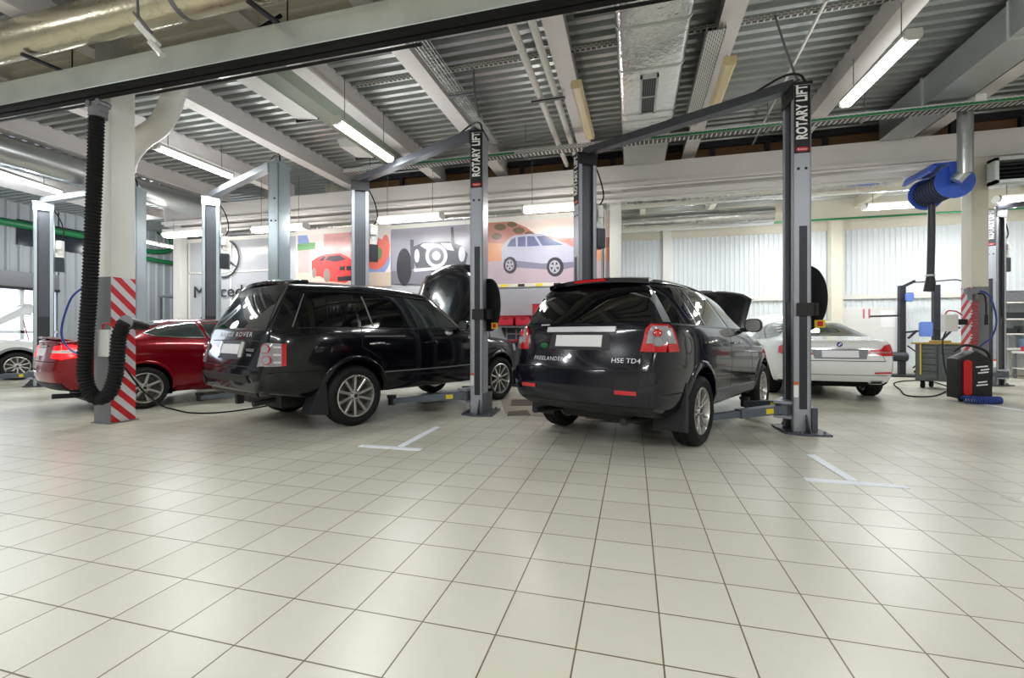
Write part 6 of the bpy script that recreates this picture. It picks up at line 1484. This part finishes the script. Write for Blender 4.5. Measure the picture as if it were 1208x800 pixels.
# red car poster
t = poster('large poster of a red car on a bright stand', 349, 460, 270, 264, 337, 336)
flat('sheet', [(349, 272), (461, 264), (461, 338), (349, 336)], pm('print_pale', (232, 222, 220), v=0.06), t, 1)
fig('printed_stand', [[(382, 272), (424, 269), (424, 304), (382, 306)], [(352, 296), (366, 292), (366, 326), (352, 328)]], pm('print_stand', (222, 170, 168), v=0.15), t, 2)
fig('printed_blue', [[(351, 275), (362, 276), (366, 290), (352, 291)], ell(441, 305, 19, 22)], pm('print_blue', (140, 160, 206), v=0.1), t, 2)
fig('printed_green', [[(351, 288), (372, 286), (372, 294), (351, 296)]], pm('print_green', (110, 160, 110)), t, 3)
fig('printed_petals', [ell(443, 299, 15, 19), ell(455, 292, 5, 15)], pm('print_orange', (232, 112, 96), v=0.15, s=12), t, 3)
fig('printed_centre', [ell(447, 299, 4, 7)], pm('print_centre', (110, 140, 96)), t, 4)
flat('printed_floor', [(349, 322), (461, 321), (461, 338), (349, 336)], pm('print_sand', (214, 196, 180)), t, 3)
flat('printed_car', [(368, 318), (368, 308), (376, 303), (384, 300), (402, 299), (412, 304), (418, 309), (418, 326), (408, 334), (388, 332), (378, 326), (370, 326)], pm('print_red', (226, 66, 62), v=0.08), t, 5)
fig('printed_windows', [[(384, 307), (388, 302), (401, 301), (409, 306), (396, 309)], [(376, 308), (381, 303), (385, 302), (382, 308)]], pm('print_dark', (70, 50, 56)), t, 6)
fig('printed_grille', [[(401, 315), (407, 314), (407, 319), (401, 319)], [(409, 314), (416, 314), (416, 319), (409, 319)], [(398, 327), (417, 325), (417, 331), (399, 332)]], pm('print_black', (44, 34, 38)), t, 6)
for q in ((386, 325, 4, 8), (371, 322, 2.5, 6)): flat('printed_wheel', ell(*q), pm('print_rim2', (150, 130, 126)), t, 7)
# emblem banner with lettering
t = thing('wall_emblem', 'dark ring emblem with a three-pointed star above the wall lettering', 'emblem', at_y(264, 305, YS-0.02))
rr = 0.54
b = MB(); b.lathe([(rr-0.035, -0.012), (rr, -0.012), (rr, 0.012), (rr-0.035, 0.012)], 56, 0, None, 'Y', closed=True); b.build('ring', M['dark_metal'], t)
b = MB()
for a in (90, 210, 330):
    ca, sa = math.cos(R(a)), math.sin(R(a)); b.prism([(ca*(rr-0.02), sa*(rr-0.02)), (-sa*0.06+ca*0.03, ca*0.06+sa*0.03), (0, 0), (sa*0.06+ca*0.03, -ca*0.06+sa*0.03)], lambda u, v, e: (u, e, v), -0.012, 0.012)
b.build('star', M['dark_metal'], t)
p0 = at_y(229, 345, YS); p1 = at_y(352, 339, YS)
me = lettering('wall_lettering', 'Mercedes-Benz', 0.47, M['dark_metal'], frame_mtx(Vector(((p0.x+p1.x)/2, YS-0.015, 2.36)), (1, 0, 0), (0, 0, 1)), None, extrude=0.006, sx=0.92)
xs = [v.co.x for v in me.data.vertices]; kx = (p1.x-p0.x)/(max(xs)-min(xs)); mx_ = (p0.x+p1.x)/2
for v in me.data.vertices: v.co.x = mx_ + (v.co.x-mx_)*kx
tag(me, 'dark serif lettering on the glossy partition behind the red coupe', 'wall lettering')
# black and yellow edge strip, shelf, crates and screen under the posters
b = MB(); p0 = at_y(566, 337.5, YS); p1 = at_y(722, 334, YS); b.box((p0.x, YS-0.01, p0.z-0.05), (p1.x, YS-0.002, p0.z+0.03)); struct('trim_17', b, M['cream_paint'])
xx = p0.x+0.1; k = 0
b = MB()
while xx < p1.x-0.2: b.box((xx, YS-0.014, p0.z-0.04), (xx+0.16, YS-0.01, p0.z+0.02), k % 2); xx += 0.42; k += 1
struct('trim_18', b, [M['black'], M['yellow']])
q0 = at_y(588, 385, YP-0.25); q1 = at_y(672, 385, YP-0.25)
t = thing('wall_shelf', 'grey wall shelf with red crates behind the translucent screen', 'shelf', (q0.x, YP-0.26, q0.z))
b = MB(); b.box((0, -0.2, -0.03), (q1.x-q0.x, 0.22, 0)); b.build('board', M['steel_grey'], t)
for x_ in (0.1, q1.x-q0.x-0.1): MB().prism([(0.22, -0.03), (0.22, -0.25), (-0.15, -0.03)], lambda u, v, e, x_=x_: (x_+e, u, v), -0.01, 0.01).build('bracket', M['steel_grey'], t)
k = 0
for row, cnt in ((0, 4), (1, 2)):
    for i in range(cnt):
        x_ = q0.x+0.22+0.40*(i+ (2 if row else 0)); 
        lb = 'red crate on the wall shelf, %s' % (('leftmost of the lower row', 'second of the lower row', 'third of the lower row', 'rightmost of the lower row')[i] if not row else ('left one of the upper pair', 'right one of the upper pair')[i])
        t2 = thing('red_crate', lb, 'crate', (x_, YP-0.26, q0.z+row*0.25), 0, 'red crates on the wall shelf')
        b = MB(); b.box((-0.18, -0.16, 0), (0.18, 0.16, 0.02)); b.box((-0.18, -0.16, 0), (-0.165, 0.16, 0.235)); b.box((0.165, -0.16, 0), (0.18, 0.16, 0.235)); b.box((-0.18, -0.16, 0), (0.18, -0.145, 0.235)); b.box((-0.18, 0.145, 0), (0.18, 0.16, 0.235)); b.build('crate_body', M['red_box'], t2)
        b = MB(); b.box((-0.19, -0.17, 0.21), (0.19, -0.16, 0.24)); b.box((-0.06, -0.165, 0.14), (0.06, -0.16, 0.18)); b.build('crate_rim', mat('red_dark', (150, 30, 46), 0.5), t2)
# small window panes low in the partition
w0 = at_y(597, 402, YS); w1 = at_y(633, 386, YS)
b = MB(); W_, H_ = w1.x-w0.x, w1.z-w0.z
b.box((w0.x, YS-0.02, w0.z), (w1.x, YS-0.004, w1.z)); wn = struct('window_2', b, M['white_paint'])
b = MB()
for i in range(3):
    for j in range(2): b.box((w0.x+0.04+i*(W_-0.04)/3, YS-0.026, w0.z+0.03+j*(H_-0.03)/2), (w0.x+(i+1)*(W_-0.04)/3, YS-0.02, w0.z+(j+1)*(H_-0.03)/2))
b.build('pane', mat('pane_grey', (104, 116, 138), 0.12), wn)
b = MB(); b.box((at_y(566, 400, YS).x, YS-0.003, 0), (-0.55, YS-0.0005, 2.2)); struct('trim_19', b, mat('low_wall', (158, 157, 162), 0.35, vary=0.1, scale=2))
# oil drainer between the two black cars
c = at_z(611, 455, 0)
t = thing('oil_drainer', 'black oil drainer with a silver pole between the two black cars', 'oil drainer', (c.x, c.y, 0))
b = MB(); b.lathe([(0.0, 0.05), (0.2, 0.05), (0.22, 0.1), (0.22, 0.75), (0.19, 0.82), (0, 0.84)], 24); b.build('tank', M['black'], t, smooth=40)
b = MB(); b.cyl((-0.1, -0.25, 0.1), (-0.1, -0.25, 1.02), 0.05, 14); b.build('pole', M['galv'], t, smooth=40)
b = MB(); b.lathe([(0.03, 0.95), (0.2, 1.03), (0.2, 1.05), (0.02, 0.97)], 20, 0, Matrix.Translation((0.1, 0, 0))); b.build('funnel', M['red_plastic'], t)
for a in (30, 150, 270): MB().cyl((0.2*math.cos(R(a)), 0.2*math.sin(R(a))-0.02, 0.04), (0.2*math.cos(R(a)), 0.2*math.sin(R(a))+0.02, 0.04), 0.04, 12).build('castor', M['rubber'], t)
MB().box((-0.2, -0.3, 0.02), (0.2, 0.2, 0.06)).build('base', M['dark_metal'], t)

t = thing('cable_tray', 'upright perforated cable tray beside the white column right of the silver car poster', 'cable tray', (-0.62, 10.05, 0))
b = MB(); b.box((-0.05, 0.0, 0.0), (0.05, 0.004, 3.9)); b.box((-0.05, -0.05, 0.0), (-0.046, 0.0, 3.9)); b.box((0.046, -0.05, 0.0), (0.05, 0.0, 3.9)); b.build('tray_channel', M['perf'], t)
for k in range(3):
    MB().cyl((-0.025+k*0.025, -0.014, 0.3), (-0.025+k*0.025, -0.014, 3.85), 0.009, 6).build('cable_run', M['black' if k % 2 else 'white_plastic'], t)
